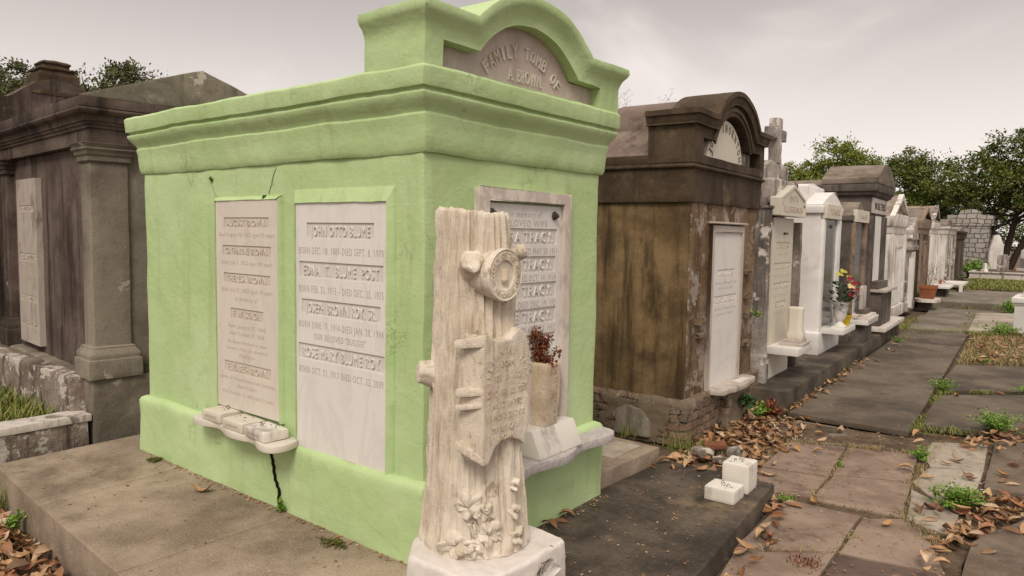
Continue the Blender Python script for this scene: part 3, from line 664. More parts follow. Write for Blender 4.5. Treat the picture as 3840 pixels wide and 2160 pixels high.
# base block with carved lilies
m = MB(); ox, oy = -.45, .12
out = smooth_poly([(.25, -.45), (.75, -.45), (.775, -.2), (.775, .10), (.72, .145), (.25, .13)], 1)
m.loft([[(ox + .5 + (a - .5) * s_, oy - .16 + (b + .16) * s_, z) for a, b in out] for z, s_ in ((0, 1.03), (.10, 1.04), (.22, 1.02), (.33, 1.0), (.372, .985), (.383, .95))])
bb = m.obj('base_block', 'marble_base', TK, bevel=.01, dens=.025, amp=.009, freq=7, smooth=50)
m = MB()
def petal(M, L, W, curl):
    vs = []; N1, N2 = 7, 5
    for i in range(N1):
        t = i / (N1 - 1); w = W * math.sin(PI * min(1, .12 + t * .86)) ** .8
        for j in range(N2):
            s_ = j / (N2 - 1) * 2 - 1; vs.append((t * L, s_ * w, curl * t * t + .25 * W * s_ * s_))
    fs = [(i * N2 + j, i * N2 + j + 1, (i + 1) * N2 + j + 1, (i + 1) * N2 + j) for i in range(N1 - 1) for j in range(N2 - 1)]
    m.add(vs, fs, M); m.add([(a, b, c - .008) for a, b, c in vs], fs, M)
for cx_, cy_, cz_ in ((.335, -.20, .30), (.335, -.07, .27), (.33, .06, .30), (.315, .16, .32), (.335, -.14, .20), (.335, .0, .17), (.335, .12, .20), (.33, -.27, .23)):
    e_ = cy_ > .2
    for k in range(6):
        Mx = Matrix.Translation((cx_ - .005 - (.02 if cy_ > .1 else 0), cy_ + (.02 if e_ else 0), cz_)) @ (Matrix.Rotation(PI / 2, 4, 'Z') if e_ else Matrix()) @ Matrix.Rotation(PI / 2, 4, 'Y') @ Matrix.Rotation(k * PI / 3 + cy_ * 9, 4, 'Z') @ Matrix.Rotation(-.12, 4, 'Y')
        petal(Mx, U(.06, .09), .03, .012)
m.obj('lily_carving', 'marble_base', bb, smooth=60, weld=False)

# ================================================================ slabs round the green tomb
def slab(name, label, pts, z0, z1, mat, **k):
    m = MB(); m.prism(pts, 'z', z0, z1); o = m.obj(name, mat, bevel=.008, dens=.12, amp=k.get('amp', .004), freq=2.)
    return tag(o, label, 'slab')
gs = thing('grave_slab', 'broad grey-brown concrete slab in three bays along the long side of the green tomb', 'slab', (-1.5, -.9, -.28))
for q in ([(-3.23, -.85), (-2.192, -.93), (-2.285, .12), (-3.27, .12)], [(-2.188, -.93), (-1.012, -1.0), (-.985, .12), (-2.281, .12)], [(-1.008, -1.0), (.10, -1.06), (.115, -.02), (.05, .10), (-.981, .12)]):
    m = MB(); m.prism([(x + 1.5, y + .9) for x, y in q], 'z', 0, .28); m.obj('bay', 'slab_concrete', gs, bevel=.0045, dens=.12, amp=.002, freq=2.)
for x, y0 in ((-2.15, -.9), (-.80, -1.0)):
    pass
slab('grave_slab', 'dark mottled concrete slab in front of the green tomb carrying two white blocks', [(.12, -1.05), (1.16, -.95), (1.05, .60), (.845, 2.57), (.02, 2.55), (-.02, 1.0), (.12, .0)], -.28, -.083, 'slab_dark')
slab('grave_slab', 'low pale-brown concrete step between the green tomb and the brown tomb', [(-.9, 1.60), (-.02, 1.625), (.0, 2.50), (-.9, 2.55)], -.25, .02, 'slab_concrete')
m = MB(); m.box(-.50, -.12, 2.02, 2.42, .0195, .0225); tag(m.obj('stone_plate', 'path_pale', mod_bevel=.002), 'pale square stone plate set on the low concrete step', 'slab')
# two white blocks
pitblock('marble_block', 'low white marble block with wires on the corner of the dark slab', 'block', .69, 2.06, -.083, .20, .19, .09, .03, 'marble_block', None, 'white blocks on the dark slab', 3, 4)
pitblock('marble_block', 'tall white marble block with lichen-stained side behind the low one', 'block', .695, 2.31, -.083, .18, .20, .19, .06, 'marble_block', None, 'white blocks on the dark slab', 1, 6)

# ================================================================ brown tomb with round top
BT = thing('brown_tomb', 'dark brown weathered tomb with semicircular top lettered JOHN THORNTON', 'tomb', (-.284, 3.475, -.2), .0556)
ZB = .2
def zz(L): return [(z + ZB, o) for z, o in L]
m = MB(); m.prof(-2.6, 0, 0, 1.9, zz([(.14, 0), (1.93, 0)])); m.obj('wall', 'stucco_brown', BT, bevel=.01, dens=.1, amp=.007, freq=2.5)
m = MB(); m.box(-.02, .012, .03, 1.87, .35 + 0, 2.12); m.obj('front_wall', 'stucco_brown_front', BT, bevel=.006, dens=.05, amp=.011, freq=7)
m = MB(); m.prof(-2.6, 0, 0, 1.9, zz([(-.25, .07), (.13, .075), (.165, .06), (.175, -.02)])); m.obj('brick_footing', 'brick_old', BT, bevel=.01, dens=.04, amp=.014, freq=9)
m = MB(); m.prof(-2.6, 0, 0, 1.9, zz([(1.915, .03), (2.20, .035), (2.205, .05), (2.215, .062), (2.23, .062), (2.24, .05), (2.243, .035), (2.255, .04), (2.33, .04), (2.335, -.2)])); m.obj('cornice', 'stucco_brown_top', BT, bevel=.005, dens=.1, amp=.004, freq=3)
mb, pan, arc = parapet(.045, .43, -.045, 1.945, 2.255 + ZB, 2.705 + ZB, 1.0, .62, .80, [(0, .06), (.045, .06), (.05, .045), (.08, .04), (.11, .028), (.115, .036), (.125, .036), (.13, 0)],
                       (.17, 1.80, 2.33 + ZB, 2.485 + ZB, .94, .48, .555), .11)
pr = mb.obj('parapet', 'stucco_brown_top', BT, dens=.07, amp=.004, freq=4, smooth=40)
pan.obj('niche', 'cross_stucco', pr)
m = MB(); ps = [(.875 + .49 * math.cos(a), 2.325 + ZB + .40 * math.sin(a)) for a in [PI * i / 24 for i in range(25)]]
m.prism(ps, 'x', -.06, -.006); np_ = m.obj('name_panel', 'marble_cream', BT, mod_bevel=.004)
t = MB(); P = pmap('E', (-.0055, 0, 0)); S_ = 'JOHN THORNTON'
for i, ch in enumerate(S_):
    a = math.radians(168 - 156 * i / 12); q = math.atan2(math.sin(a) / .33, math.cos(a) / .42)
    if ch != ' ': puttext(t, P, ch, .875 + .42 * math.cos(a), 2.325 + ZB + .325 * math.sin(a), .085, .045, .004, 0, q - PI / 2)
t.obj('lettering', 'ochre_stone', np_, weld=False)
# archivolt ring inside the pediment
m = MB(); rr = []
for i in range(33):
    a = math.radians(26 + 128 * i / 32); ca, sa = math.cos(a), math.sin(a)
    rr.append([(x, .94 + r * ca, 2.207 + ZB + r * sa) for x, r in ((.044, .63), (.07, .63), (.07, .60), (.058, .597), (.058, .56), (.044, .558))])
m.loft(rr); m.obj('arch_moulding', 'stucco_brown_top', BT, smooth=40)
# vault and barrel
m = MB(); R_ = []
for x in (-.42, -2.62):
    R_.append([(x, .02 + 1.86 * i / 24, 2.33 + ZB + .44 * math.sin(PI * i / 24) ** .8) for i in range(25)])
m.loft(R_); m.obj('vault_roof', 'vault_stucco', BT, smooth=60, dens=.15, amp=.01)
m = MB(); zc = 2.705 - math.sqrt(.64 - .3844)
m.prism([(1.0 + .60 * math.cos(a) * 1.0, 2.62 + ZB + .335 * math.sin(a)) for a in [PI * i / 24 for i in range(25)]], 'x', -1.05, -.40)
m.obj('barrel_roof', 'vault_stucco', BT, smooth=50)
m = MB(); frame(m, 'E', (.012, .925, .165 + ZB), .80, 1.49, .055, .02, .038, top=.07, back=-.01); m.box(.01, .075, .445, 1.405, 1.735 + ZB, 1.755 + ZB)
m.obj('tablet_frame', 'marble_old', BT, mod_bevel=.006)
tablet(BT, 'marble_tablet', 'E', (.03, .925, .165 + ZB), .80, 1.49, .03, [('ANN BEARDEN', 1.10, .05, .42, 'R'), ('Died Nov. 3 1868 aged 34 years', 1.01, .03, .6, 'F'), ('born in England 1834', .96, .03, .4, 'F'), ('JOHN THORNTON', .845, .055, .58, 'R'), ('Died Mar. 8 1872 aged 67 years', .76, .03, .6, 'F'), ('a native of England', .71, .03, .5, 'F')], 'marble_white', 'engraved_grey', .005)
m = MB()
for pl in ([(-.62, -.2), (-.60, .02), (-.50, .07), (-.36, .05), (-.28, -.04), (-.26, -.2)], [(-1.75, -.2), (-1.72, .0), (-1.55, .06), (-1.30, .05), (-1.12, -.02), (-1.05, -.2)], [(-2.4, -.2), (-2.3, .08), (-2.0, .04), (-1.95, -.2)]):
    m.prism([(x, z + ZB) for x, z in pl], 'y', -.105, -.05)
m.split('plaster_remnant', 'stucco_grey', BT, bevel=.008, dens=.06, amp=.010, freq=8)
pts = smooth_poly([(.0, .48), (.16, .50), (.20, .60), (.19, .72), (.235, .82), (.235, 1.15), (.21, 1.26), (.21, 1.42), (.17, 1.50), (.0, 1.52)], 2)
m = MB(); m.prism(pts, 'z', .135 + ZB, .185 + ZB); m.obj('marble_shelf', 'marble_old', BT, bevel=.01, dens=.05, amp=.004, freq=9)
m = MB(); m.prof(.03, .15, .78, 1.42, [(-.05, .02), (.20, .0), (.335, .0)]); m.obj('shelf_support', 'brick_old', BT, bevel=.01, dens=.03, amp=.014, freq=11)
m = MB()
for y, z, s_ in ((1.58, 1.25, .05), (1.60, .80, .045), (1.62, .50, .05), (1.60, 1.00, .05), (.25, .85, .05), (.30, .72, .05)):
    m.box(-.02, .05 + U(0, .03), y - s_ * 1.5, y + s_ * 1.5, z + ZB - s_ * .6, z + ZB + s_ * .6)
m.split('exposed_brick', 'brick_old', BT, bevel=.008, dens=.03, amp=.006, freq=20)
m = MB(); m.box(.105, .185, 1.02, 1.30, .3855, .392); m.obj('plate', 'marble_white', BT)

# ================================================================ row behind: helpers in the tomb's own frame (x = 0 front, y along the row)
A_ = .0556
def rowpt(lx, ly): c, s = math.cos(A_), math.sin(A_); return (.07 + c * lx - s * ly, 5.22 + s * lx + c * ly)
def rowthing(name, label, lx, ly, z=0., cat='tomb', grp=None, rz=0.):
    p = rowpt(lx, ly); return thing(name, label, cat, (p[0], p[1], z), A_ + rz, grp)
m = MB(); m.prism([rowpt(0, 0), rowpt(0, 6.85), rowpt(-2.2, 6.85), rowpt(-2.2, 0)], 'z', -.3, .004)
tag(m.obj('plinth', 'slab_dark', bevel=.01, dens=.15, amp=.004), 'long dark concrete plinth under the near row of tombs', 'plinth')

# cross tomb
T = rowthing('cross_tomb', 'peeling grey and white tomb topped with a stone cross', -.34, .30, .004)
m = MB(); m.prof(-.20, .0, .0, .10, [(0, .02), (.30, .02), (.33, 0), (1.92, 0), (1.93, .015), (1.96, .015)])
m.prof(-2.2, -.19, -.02, 1.44, [(0, .0), (.34, .0), (.36, -.02), (1.93, -.02)]); m.obj('wall', 'cross_stucco', T, bevel=.008, dens=.06, amp=.008, freq=6)
m = MB(); m.prof(-.2, 0, 1.30, 1.42, [(0, .02), (.3, .02), (.33, 0), (1.80, 0)]); m.split('pilaster', 'cross_brown', T, bevel=.008, dens=.06, amp=.006, freq=6)
m = MB(); m.prof(-2.2, -.12, .0, 1.42, [(1.93, .0), (1.95, .03), (2.06, .03), (2.07, -.02)]); m.prism([(-.02, 2.07), (1.44, 2.07), (.71, 2.36)], 'x', -2.0, -.16)
m.obj('gable_roof', 'cross_brown', T, bevel=.006, dens=.08, amp=.012, freq=5)
m = MB(); m.prof(-.42, -.02, .22, 1.22, [(2.0, .0), (2.26, .0), (2.28, -.03)]); m.prof(-.36, -.06, .38, .92, [(2.27, 0), (2.44, -.01), (2.46, -.05), (2.50, -.09)])
m.obj('cross_base', 'cross_stucco', T, bevel=.008, dens=.05, amp=.010, freq=7)
m = MB(); m.box(-.21, -.10, .54, .71, 2.47, 2.985); m.box(-.205, -.105, .34, .91, 2.74, 2.865); m.obj('cross', 'cross_stucco', T, bevel=.008, dens=.05, amp=.006, freq=8)
tablet(T, 'marble_tablet', 'E', (-.035, .70, .0), .84, 1.84, .1, [('MAX WIDMANN', 1.52, .055, .5, 'R'), ('1857 — 1929', 1.42, .035, .35, 'F'), ('DOROTHEA WIDMANN', 1.28, .055, .62, 'R'), ('DEC. 3 1864 OCT. 22 1931', 1.17, .035, .6, 'F'), ('ERNA M. WIDMANN', 1.05, .055, .62, 'R'), ('MAR. 5 1902 SEPT. 8 1975', .94, .035, .6, 'F'), ('SEPP BAUD', .83, .055, .38, 'R'), ('DEC. 1 1904 JAN. 2 1972', .74, .035, .5, 'F')], 'marble_cream', 'engraved_tan', .006)
m = MB(); m.prism([(.18, 1.86), (1.24, 1.86), (1.24, 2.06), (.71, 2.22), (.18, 2.06)], 'x', -.06, .06); sg = m.obj('name_pediment', 'marble_cream', T, mod_bevel=.008)
m = MB(); f_ = [(.18, 1.86), (1.24, 1.86), (1.24, 2.06), (.71, 2.22), (.18, 2.06)]; g_ = [(.71 + (a - .71) * .90, 2.0 + (b - 2.0) * .84) for a, b in f_]
for i in range(5):
    j = (i + 1) % 5; m.add([(.06, *f_[i]), (.06, *f_[j]), (.06, *g_[j]), (.06, *g_[i]), (.072, *f_[i]), (.072, *f_[j]), (.072, *g_[j]), (.072, *g_[i])], [(4, 5, 6, 7), (0, 1, 5, 4), (2, 3, 7, 6)])
m.obj('moulding', 'marble_cream', sg, weld=False)
t = MB(); P = pmap('E', (.0605, 0, 0)); puttext(t, P, 'SMITH', .71, 2.065, .075, .34, .006); puttext(t, P, 'ELLERBUSCH', .71, 1.94, .075, .78, .006); t.obj('lettering', 'engraved_tan', sg, weld=False)
m = MB()
for y in (.26, 1.19): m.lathe([(0, .014), (.01, .014), (.015, 0)], (0, 0, 0), 8)
q = MB()
for y in (.235, 1.185):
    b = MB(); b.lathe([(0, .013), (.01, .012), (.014, 0)], n=8); q.merge(b, Matrix.Translation((.0615, y, 1.99)) @ Matrix.Rotation(PI / 2, 4, 'Y'))
b = MB(); b.lathe([(0, .016), (.02, .014), (.05, .008), (.055, 0)], n=8); q.merge(b, Matrix.Translation((-.034, .71, 1.66)) @ Matrix.Rotation(PI / 2, 4, 'Y'))
q.split('bolt', 'bronze', T)
m = MB(); m.box(-.06, .30, .24, .86, .30, .385); m.obj('marble_shelf', 'marble_white', T, bevel=.006)
m = MB(); m.box(-.06, .20, .90, 1.22, .33, .37); m.obj('marble_shelf', 'marble_old', T, bevel=.006)
v = rowthing('marble_vase', 'cream stained square marble vase on the shelf of the cross-topped tomb', -.17, .90, .3895, 'vase')
m = MB(); m.box(-.13, .13, -.17, .17, 0, .035); m.box(-.10, .10, -.13, .13, .0355, .075); m.obj('base', 'marble_old', v, bevel=.005)
m = MB(); m.loft([[(a * w, b * w, z) for a, b in ((-.6, -1), (.6, -1), (1, -.6), (1, .6), (.6, 1), (-.6, 1), (-1, .6), (-1, -.6))] for z, w in ((.076, .10), (.13, .10), (.20, .078), (.42, .084), (.435, .075), (.435, .04))]); m.obj('vase_body', 'marble_cream', v, bevel=.004)

# white tomb
T = rowthing('white_tomb', 'freshly whitewashed tomb with stepped gable and glossy dark panel, flower urn before it', -.38, 2.80, .004)
m = MB(); m.prof(-2.2, 0, 0, 1.22, [(0, .06), (.30, .06), (.31, .0), (.33, 0), (1.95, 0), (1.96, .04), (2.05, .045), (2.07, .03), (2.07, -.05)]); m.obj('wall', 'whitewash', T, bevel=.008, dens=.12, amp=.003)
m = MB(); m.prism([(-.04, 2.07), (1.26, 2.07), (1.0, 2.17), (.61, 2.27), (.22, 2.17)], 'x', -.45, .03); m.obj('gable', 'whitewash', T, bevel=.006)
m = MB(); m.prof(-1.6, -.21, .10, 1.12, [(2.05, 0), (2.34, 0), (2.355, -.02)]); m.prism([(.13, 2.352), (1.09, 2.352), (.61, 2.40)], 'x', -1.6, -.24); m.obj('upper_block', 'whitewash', T, bevel=.006)
m = MB(); m.box(-.03, .02, .17, .93, .36, 1.87); m.obj('panel', 'glass_dark', T)
m = MB(); m.box(-.02, .045, .05, .17, .06, 1.88); m.box(-.02, .045, .93, 1.17, .06, 1.88); m.box(-.02, .04, .17, .93, .06, .34); m.obj('panel_surround', 'whitewash', T, bevel=.004)
b = MB(); b.lathe([(0, .03), (.01, .028), (.02, .015), (.03, 0)], n=6); q = MB(); q.merge(b, Matrix.Translation((.021, .55, 1.78)) @ Matrix.Rotation(PI / 2, 4, 'Y')); q.split('bolt', 'bronze', T)
m = MB(); m.box(.0, .075, .06, 1.02, 1.885, 2.09); np2 = m.obj('name_plate', 'marble_cream', T, mod_bevel=.006)
t = MB(); puttext(t, pmap('E', (.0755, 0, 0)), 'TURNER', .55, 1.985, .09, .6, .006); t.obj('lettering', 'engraved_tan', np2, weld=False)
m = MB(); m.box(-.02, .34, .14, .98, .285, .36); m.obj('marble_shelf', 'marble_white', T, bevel=.005)
u = rowthing('flower_urn', 'white garlanded urn with red, pink and yellow flowers before the white tomb', -.14, 3.17, .3645, 'urn')
m = MB(); m.box(-.09, .09, -.09, .09, 0, .025); m.lathe([(.025, .085), (.045, .08), (.06, .05), (.09, .042), (.11, .06), (.16, .082), (.24, .092), (.31, .088), (.325, .10), (.345, .108), (.36, .10), (.36, .08), (.34, .07)], n=24)
m.obj('urn_body', 'marble_white', u, smooth=50)
m = MB()
for k in range(4):
    a0 = k * PI / 2; m.tube([(.094 * math.cos(a0 + i * PI / 16), .094 * math.sin(a0 + i * PI / 16), .29 - .05 * math.sin(PI * i / 8)) for i in range(9)], .009, 6)
m.obj('garland', 'marble_white', u, smooth=60)
def bloom(m, c, r, n=22):
    for i in range(n):
        t_ = i / n; a = i * 2.4; e_ = t_ * 1.3
        d = Vector((math.cos(a) * math.sin(e_), math.sin(a) * math.sin(e_), math.cos(e_))); d = (d + Vector((.8, -.5, .1))).normalized()
        a1 = d.cross(Vector((0, 0, 1))).normalized(); b1 = d.cross(a1); p = Vector(c) + d * r * (.4 + .6 * t_); w = r * .38
        m.add([p - a1 * w, p - b1 * w + d * w * .3, p + a1 * w, p + b1 * w + d * w * .3], [(0, 1, 2, 3)])
fb = rowthing('bouquet', 'artificial bouquet of cream, red, pink and yellow flowers in the white urn', -.14, 3.17, .70, 'flowers'); fb.scale = (1.3, 1.3, 1.22)
m = MB()
for k in range(150):
    a = U(0, 2 * PI); r = U(.02, .17); c = Vector((r * math.cos(a), r * math.sin(a), U(.0, .24))); d = Vector((math.cos(a), math.sin(a), U(-.3, 1))).normalized(); s_ = d.cross(Vector((0, 0, 1))).normalized()
    L = U(.05, .09); m.add([c, c + d * L * .5 + s_ * L * .28, c + d * L, c + d * L * .5 - s_ * L * .28], [(0, 1, 2, 3)])
m.obj('foliage', 'dark_leaf', fb, weld=False)
for mt, cs in (('petal_yellow', [(-.02, -.09, .33, .05), (.0, .0, .36, .05), (.05, .07, .29, .045)]), ('petal_cream', [(.09, -.03, .19, .055), (.06, .05, .26, .04)]), ('petal_red', [(.07, .0, .28, .05), (.10, .12, .22, .06), (.11, .07, .16, .05), (.09, -.04, .10, .04)]), ('petal_pink', [(.09, .12, .10, .06), (.08, .17, .15, .055), (.06, .16, .05, .05)])):
    for x, y, z, r in cs:
        m = MB(); bloom(m, (x, y, z), r); m.obj('bloom', mt, fb, weld=False)
y_ = rowthing('foil_pot', 'yellow foil wrapped pot of dry stems beside the white urn', -.13, 3.50, .3645, 'pot')
m = MB(); m.lathe([(0, .05), (.05, .055), (.10, .07), (.15, .09), (.16, .085), (.13, .05)], n=13); m.obj('pot', 'yellow_foil', y_, dens=.04, amp=.01, freq=18, smooth=20)
m = MB()
for k in range(170):
    a = U(0, 2 * PI); r = U(0, .08); z = U(.1, .38); d = Vector((math.cos(a), math.sin(a), U(-.6, .6))); s_ = d.cross(Vector((0, 0, 1))).normalized(); c = Vector((r * math.cos(a), r * math.sin(a), z)); L = U(.03, .06)
    m.add([c, c + d * L * .5 + s_ * L * .2, c + d * L, c + d * L * .5 - s_ * L * .2], [(0, 1, 2, 3)])
m.obj('foliage', 'moss_tuft', y_, weld=False)

# small dark tomb
T = rowthing('small_dark_tomb', 'small dark tomb with pale name plate and glass front, right of the white tomb', -.27, 4.36, .004)
m = MB(); m.prof(-2.2, 0, 0, 1.10, [(0, .04), (.28, .04), (.3, 0), (1.88, 0), (1.89, .03), (1.97, .035), (1.98, -.02)]); m.obj('wall', 'stone_dark', T, bevel=.008, dens=.12, amp=.004)
m = MB(); m.prism([(.02, 1.98), (1.08, 1.98), (.55, 2.20)], 'x', -.40, .02); m.prof(-1.6, -.38, -.02, 1.1, [(1.97, 0), (2.13, 0)]); m.prism([(-.02, 2.13), (1.12, 2.13), (.55, 2.36)], 'x', -1.6, -.36); m.obj('gable', 'roof_stone', T, bevel=.006, dens=.12, amp=.006)
m = MB(); m.box(-.03, .012, .12, .90, .3, 1.86); m.obj('glass', 'glass_dark', T)
m = MB(); m.box(-.02, .05, .02, .12, .1, 1.86); m.box(-.02, .05, .90, 1.08, .1, 1.86); m.split('jamb', 'ochre_stone', T, bevel=.004)
m = MB(); m.box(-.02, .05, .15, .5, .78, .84); m.box(-.02, .045, .17, .5, .3, .78); m.obj('inner_shelf', 'marble_white', T, bevel=.004)
m = MB(); m.box(.01, .07, .03, 1.07, 1.87, 2.06); n3 = m.obj('name_plate', 'marble_cream', T, mod_bevel=.006)
t = MB(); puttext(t, pmap('E', (.0705, 0, 0)), 'BAKER', .55, 1.965, .075, .55, .006); t.obj('lettering', 'engraved_tan', n3, weld=False)
m = MB(); m.box(-.02, .30, .02, .92, .29, .36); m.obj('marble_shelf', 'marble_white', T, bevel=.005)
m = MB(); m.box(.0, .24, .10, .74, .0, .289); m.obj('shelf_support', 'stone_dark', T)
pq = rowthing('memorial_plaque', 'upright grey marble plaque on stacked bases before the small dark tomb', -.10, 4.78, .3645, 'plaque')
m = MB(); m.box(-.16, .16, -.36, .36, 0, .045); m.box(-.13, .13, -.30, .30, .0455, .08); m.obj('base', 'marble_coping', pq, bevel=.005)
m = MB(); m.box(-.08, .06, -.22, .20, .0805, .15); m.obj('foot', 'stone_dark', pq, bevel=.005)
m = MB(); m.prism([(-.18, .151), (.17, .151), (.17, .49), (.12, .515), (-.13, .515), (-.18, .49)], 'x', -.05, -.005); m.obj('plaque_stone', 'marble_old', pq, bevel=.005)

# big dark tomb with long roof
T = rowthing('large_dark_tomb', 'large dark stone tomb with long stepped roof rising over its neighbours', -.27, 5.75, -.02)
m = MB(); m.prof(-3.6, 0, 0, 1.62, [(0, .08), (.28, .08), (.31, .03), (.35, .0), (2.05, 0)]); m.obj('wall', 'stone_dark', T, bevel=.01, dens=.15, amp=.004)
m = MB(); m.prof(-3.6, 0, 0, 1.62, [(2.05, .02), (2.07, .03), (2.34, .03), (2.35, .05), (2.38, .09), (2.42, .10), (2.44, .13), (2.56, .14), (2.57, -.05)]); m.obj('cornice', 'stone_dark', T, bevel=.006, dens=.15, amp=.004)
m = MB(); m.loft([[(x, .02, 2.57), (x, .18, 2.66), (x, .42, 2.68), (x, 1.2, 2.68), (x, 1.44, 2.66), (x, 1.6, 2.57)] for x in (-3.7, .02)])
m.prism([(-.14, 2.57), (1.76, 2.57), (1.76, 2.62), (1.12, 2.92), (.50, 2.92), (-.14, 2.66)], 'x', -.75, .14); m.obj('roof', 'roof_stone', T, bevel=.008, dens=.15, amp=.005)
m = MB(); m.box(-.02, .04, .05, 1.60, 2.08, 2.34); n4 = m.obj('name_band', 'whitewash_dirty', T, bevel=.004)
t = MB(); puttext(t, pmap('E', (.0405, 0, 0)), 'WALTERS', .85, 2.21, .13, 1.1, .008); t.obj('lettering', 'stone_dark', n4, weld=False)
m = MB(); m.box(-.02, .03, .36, 1.12, .55, 2.04); m.obj('marble_tablet', 'whitewash', T)
m = MB()
for a, b in ((.02, .34), (1.14, 1.60)): m.box(-.02, .055, a, b, .36, 2.04)
m.split('pilaster', 'stone_dark', T, bevel=.006, dens=.12, amp=.004)
m = MB(); m.box(.0, .22, .25, 1.45, .1, .72); m.box(-.0, .18, .2, 1.2, .72, .90); m.obj('altar', 'stone_dark', T, bevel=.008, dens=.1, amp=.006)
m = MB(); m.box(.0, .30, .2, 1.5, .725, .775); m.obj('marble_shelf', 'marble_old', T, bevel=.006)
m = MB(); m.box(-.05, .26, .10, 2.3, -.3, .06); m.obj('step', 'slab_dark', T, bevel=.008)
m = MB(); m.box(-.05, .34, .06, 2.35, .062, .135); m.obj('step_cap', 'marble_coping', T, bevel=.006)

# generic gabled tombs farther up the row
def gabled(name, label, lx, ly, w, wall_h, cor_h, apex, mats, z=-.12, depth=2.3, tab=None, front_mat=None, cw=.05, roofm='roof_stone', pil=True, oh=.0):
    T = rowthing(name, label, lx, ly, z); k = -z
    m = MB(); m.prof(-depth, 0, 0, w, [(0, .05), (.25, .05), (.28, 0), (wall_h + k, 0)]); m.obj('wall', mats[0], T, bevel=.008, dens=.2, amp=.005)
    m = MB(); m.prof(-depth, 0, 0, w, [(wall_h + k, .015), ((wall_h * .6 + cor_h * .4) + k, .02), ((wall_h * .55 + cor_h * .45) + k, cw), (cor_h + k, cw + .02), (cor_h + k + .005, -.04)]); m.obj('cornice', mats[1], T, bevel=.005, dens=.2, amp=.005)
    m = MB(); e = cw + .02; m.prism([(-e, cor_h + k), (w + e, cor_h + k), (w / 2, apex + k)], 'x', -depth - .03, -.02); m.obj('roof', roofm, T, bevel=.004, dens=.2, amp=.01)
    if front_mat:
        m = MB()
        a = (-e, cor_h + k); b = (w / 2, apex + k + .02); c = (w + e, cor_h + k); a2 = (e * 1.6, cor_h + k + .06); b2 = (w / 2, apex + k - .11); c2 = (w - e * 1.6, cor_h + k + .06)
        for q in ((a, b, b2, a2), (b, c, c2, b2), (a, a2, c2, c)): m.prism(q, 'x', -.03, cw + .02)
        m.obj('pediment', front_mat, T, mod_bevel=.004)
    if pil:
        m = MB()
        for y in (0, w - .2): m.box(-.02, .045, y + .01, y + .19, .29, wall_h + k - .01)
        m.split('pilaster', mats[1], T, bevel=.005, dens=.15, amp=.003)
    if tab:
        m = MB(); frame(m, 'E', (.0, w / 2, .30), tab[0], tab[1], .06, .0, .04, back=-.01, bottom=False); m.obj('tablet_frame', mats[1], T, mod_bevel=.004)
        m = MB(); m.box(-.02, .022, w / 2 - tab[0] / 2, w / 2 + tab[0] / 2, .30, .30 + tab[1]); m.obj('marble_tablet', tab[2], T)
    return T
gabled('gabled_tomb', 'whitewashed tomb with mossy gable and hollow triangular pediment', -.42, 9.35, 2.15, 1.74, 2.10, 2.60, ('whitewash_dirty', 'whitewash_dirty'), tab=(.9, 1.25, 'whitewash'), front_mat='whitewash_dirty', roofm='roof_mossy')
T = rowthing('spired_tomb', 'narrow low tomb with steep pointed whitish roof between two gabled tombs', -.36, 11.95, -.12)
m = MB(); m.prof(-1.6, 0, 0, 1.15, [(0, .03), (.2, .03), (.22, 0), (1.47, 0), (1.48, .05), (1.58, .06), (1.6, .02), (1.72, .02), (1.74, .06), (1.78, .06)]); m.prism([(-.06, 1.78), (1.21, 1.78), (.55, 2.28)], 'x', -1.6, .05); m.obj('wall', 'cross_stucco', T, bevel=.005, dens=.15, amp=.005)
m = MB(); m.box(-.02, .03, .25, .9, .25, 1.44); m.obj('marble_tablet', 'marble_cream', T); m = MB(); m.box(-.02, .09, .02, .14, .1, 1.3); m.split('pilaster', 'whitewash', T)
gabled('gabled_tomb', 'brown tomb with brick showing under its cornice and flat-sided gable', -.42, 14.35, 1.95, 1.76, 2.12, 2.50, ('stucco_brown_top', 'ochre_stone'), tab=(.75, 1.35, 'ochre_stone'), front_mat='ochre_stone', roofm='roof_stone')
gabled('gabled_tomb', 'tall narrow pale tomb with sharp brown gable, ahead of the long white tomb', -.42, 17.1, 1.65, 1.80, 2.15, 2.66, ('whitewash_dirty', 'whitewash_dirty'), tab=(.6, 1.4, 'whitewash'), front_mat='cross_stucco', roofm='roof_mossy')
T = rowthing('long_white_tomb', 'flat-topped whitewashed tomb showing its long tiled side', -.42, 22.0, -.15)
m = MB(); m.prof(-3.0, 0, 0, 3.6, [(0, .06), (.12, .06), (.14, 0), (1.97, 0), (1.98, .03), (2.16, .04), (2.17, .09), (2.24, .1), (2.25, -.05)]); m.obj('wall', 'whitewash_dirty', T, bevel=.008, dens=.3, amp=.005)
m = MB(); m.prism([(-.1, 2.25), (3.7, 2.25), (1.8, 2.55)], 'x', -3.0, -.05); m.obj('roof', 'roof_stone', T, dens=.3, amp=.02)
m = MB()
for y in (.05, .9, 2.4, 3.2): m.box(-.02, .05, y, y + .28, .15, 1.96)
m.split('pilaster', 'cross_stucco', T, bevel=.006)
T = rowthing('far_dark_tomb', 'dark flat-topped tomb at the far end of the row beside the stone wall', -.42, 27.2, -.2)
m = MB(); m.prof(-3.0, 0, 0, 3.4, [(0, .05), (.2, .05), (.22, 0), (1.86, 0), (1.87, .04), (2.1, .05), (2.11, .09), (2.2, .1), (2.2, -.05)]); m.obj('wall', 'stucco_brown_top', T, bevel=.01, dens=.3, amp=.01)
m = MB(); m.prism([(0, 2.2), (3.4, 2.2), (1.7, 2.4)], 'x', -3, 0); m.obj('roof', 'roof_mossy', T)
m = MB(); m.box(-.02, .03, .4, 1.2, .3, 1.8); m.box(-.02, .03, 2., 3., .3, 1.8); m.obj('panel', 'stone_dark', T)
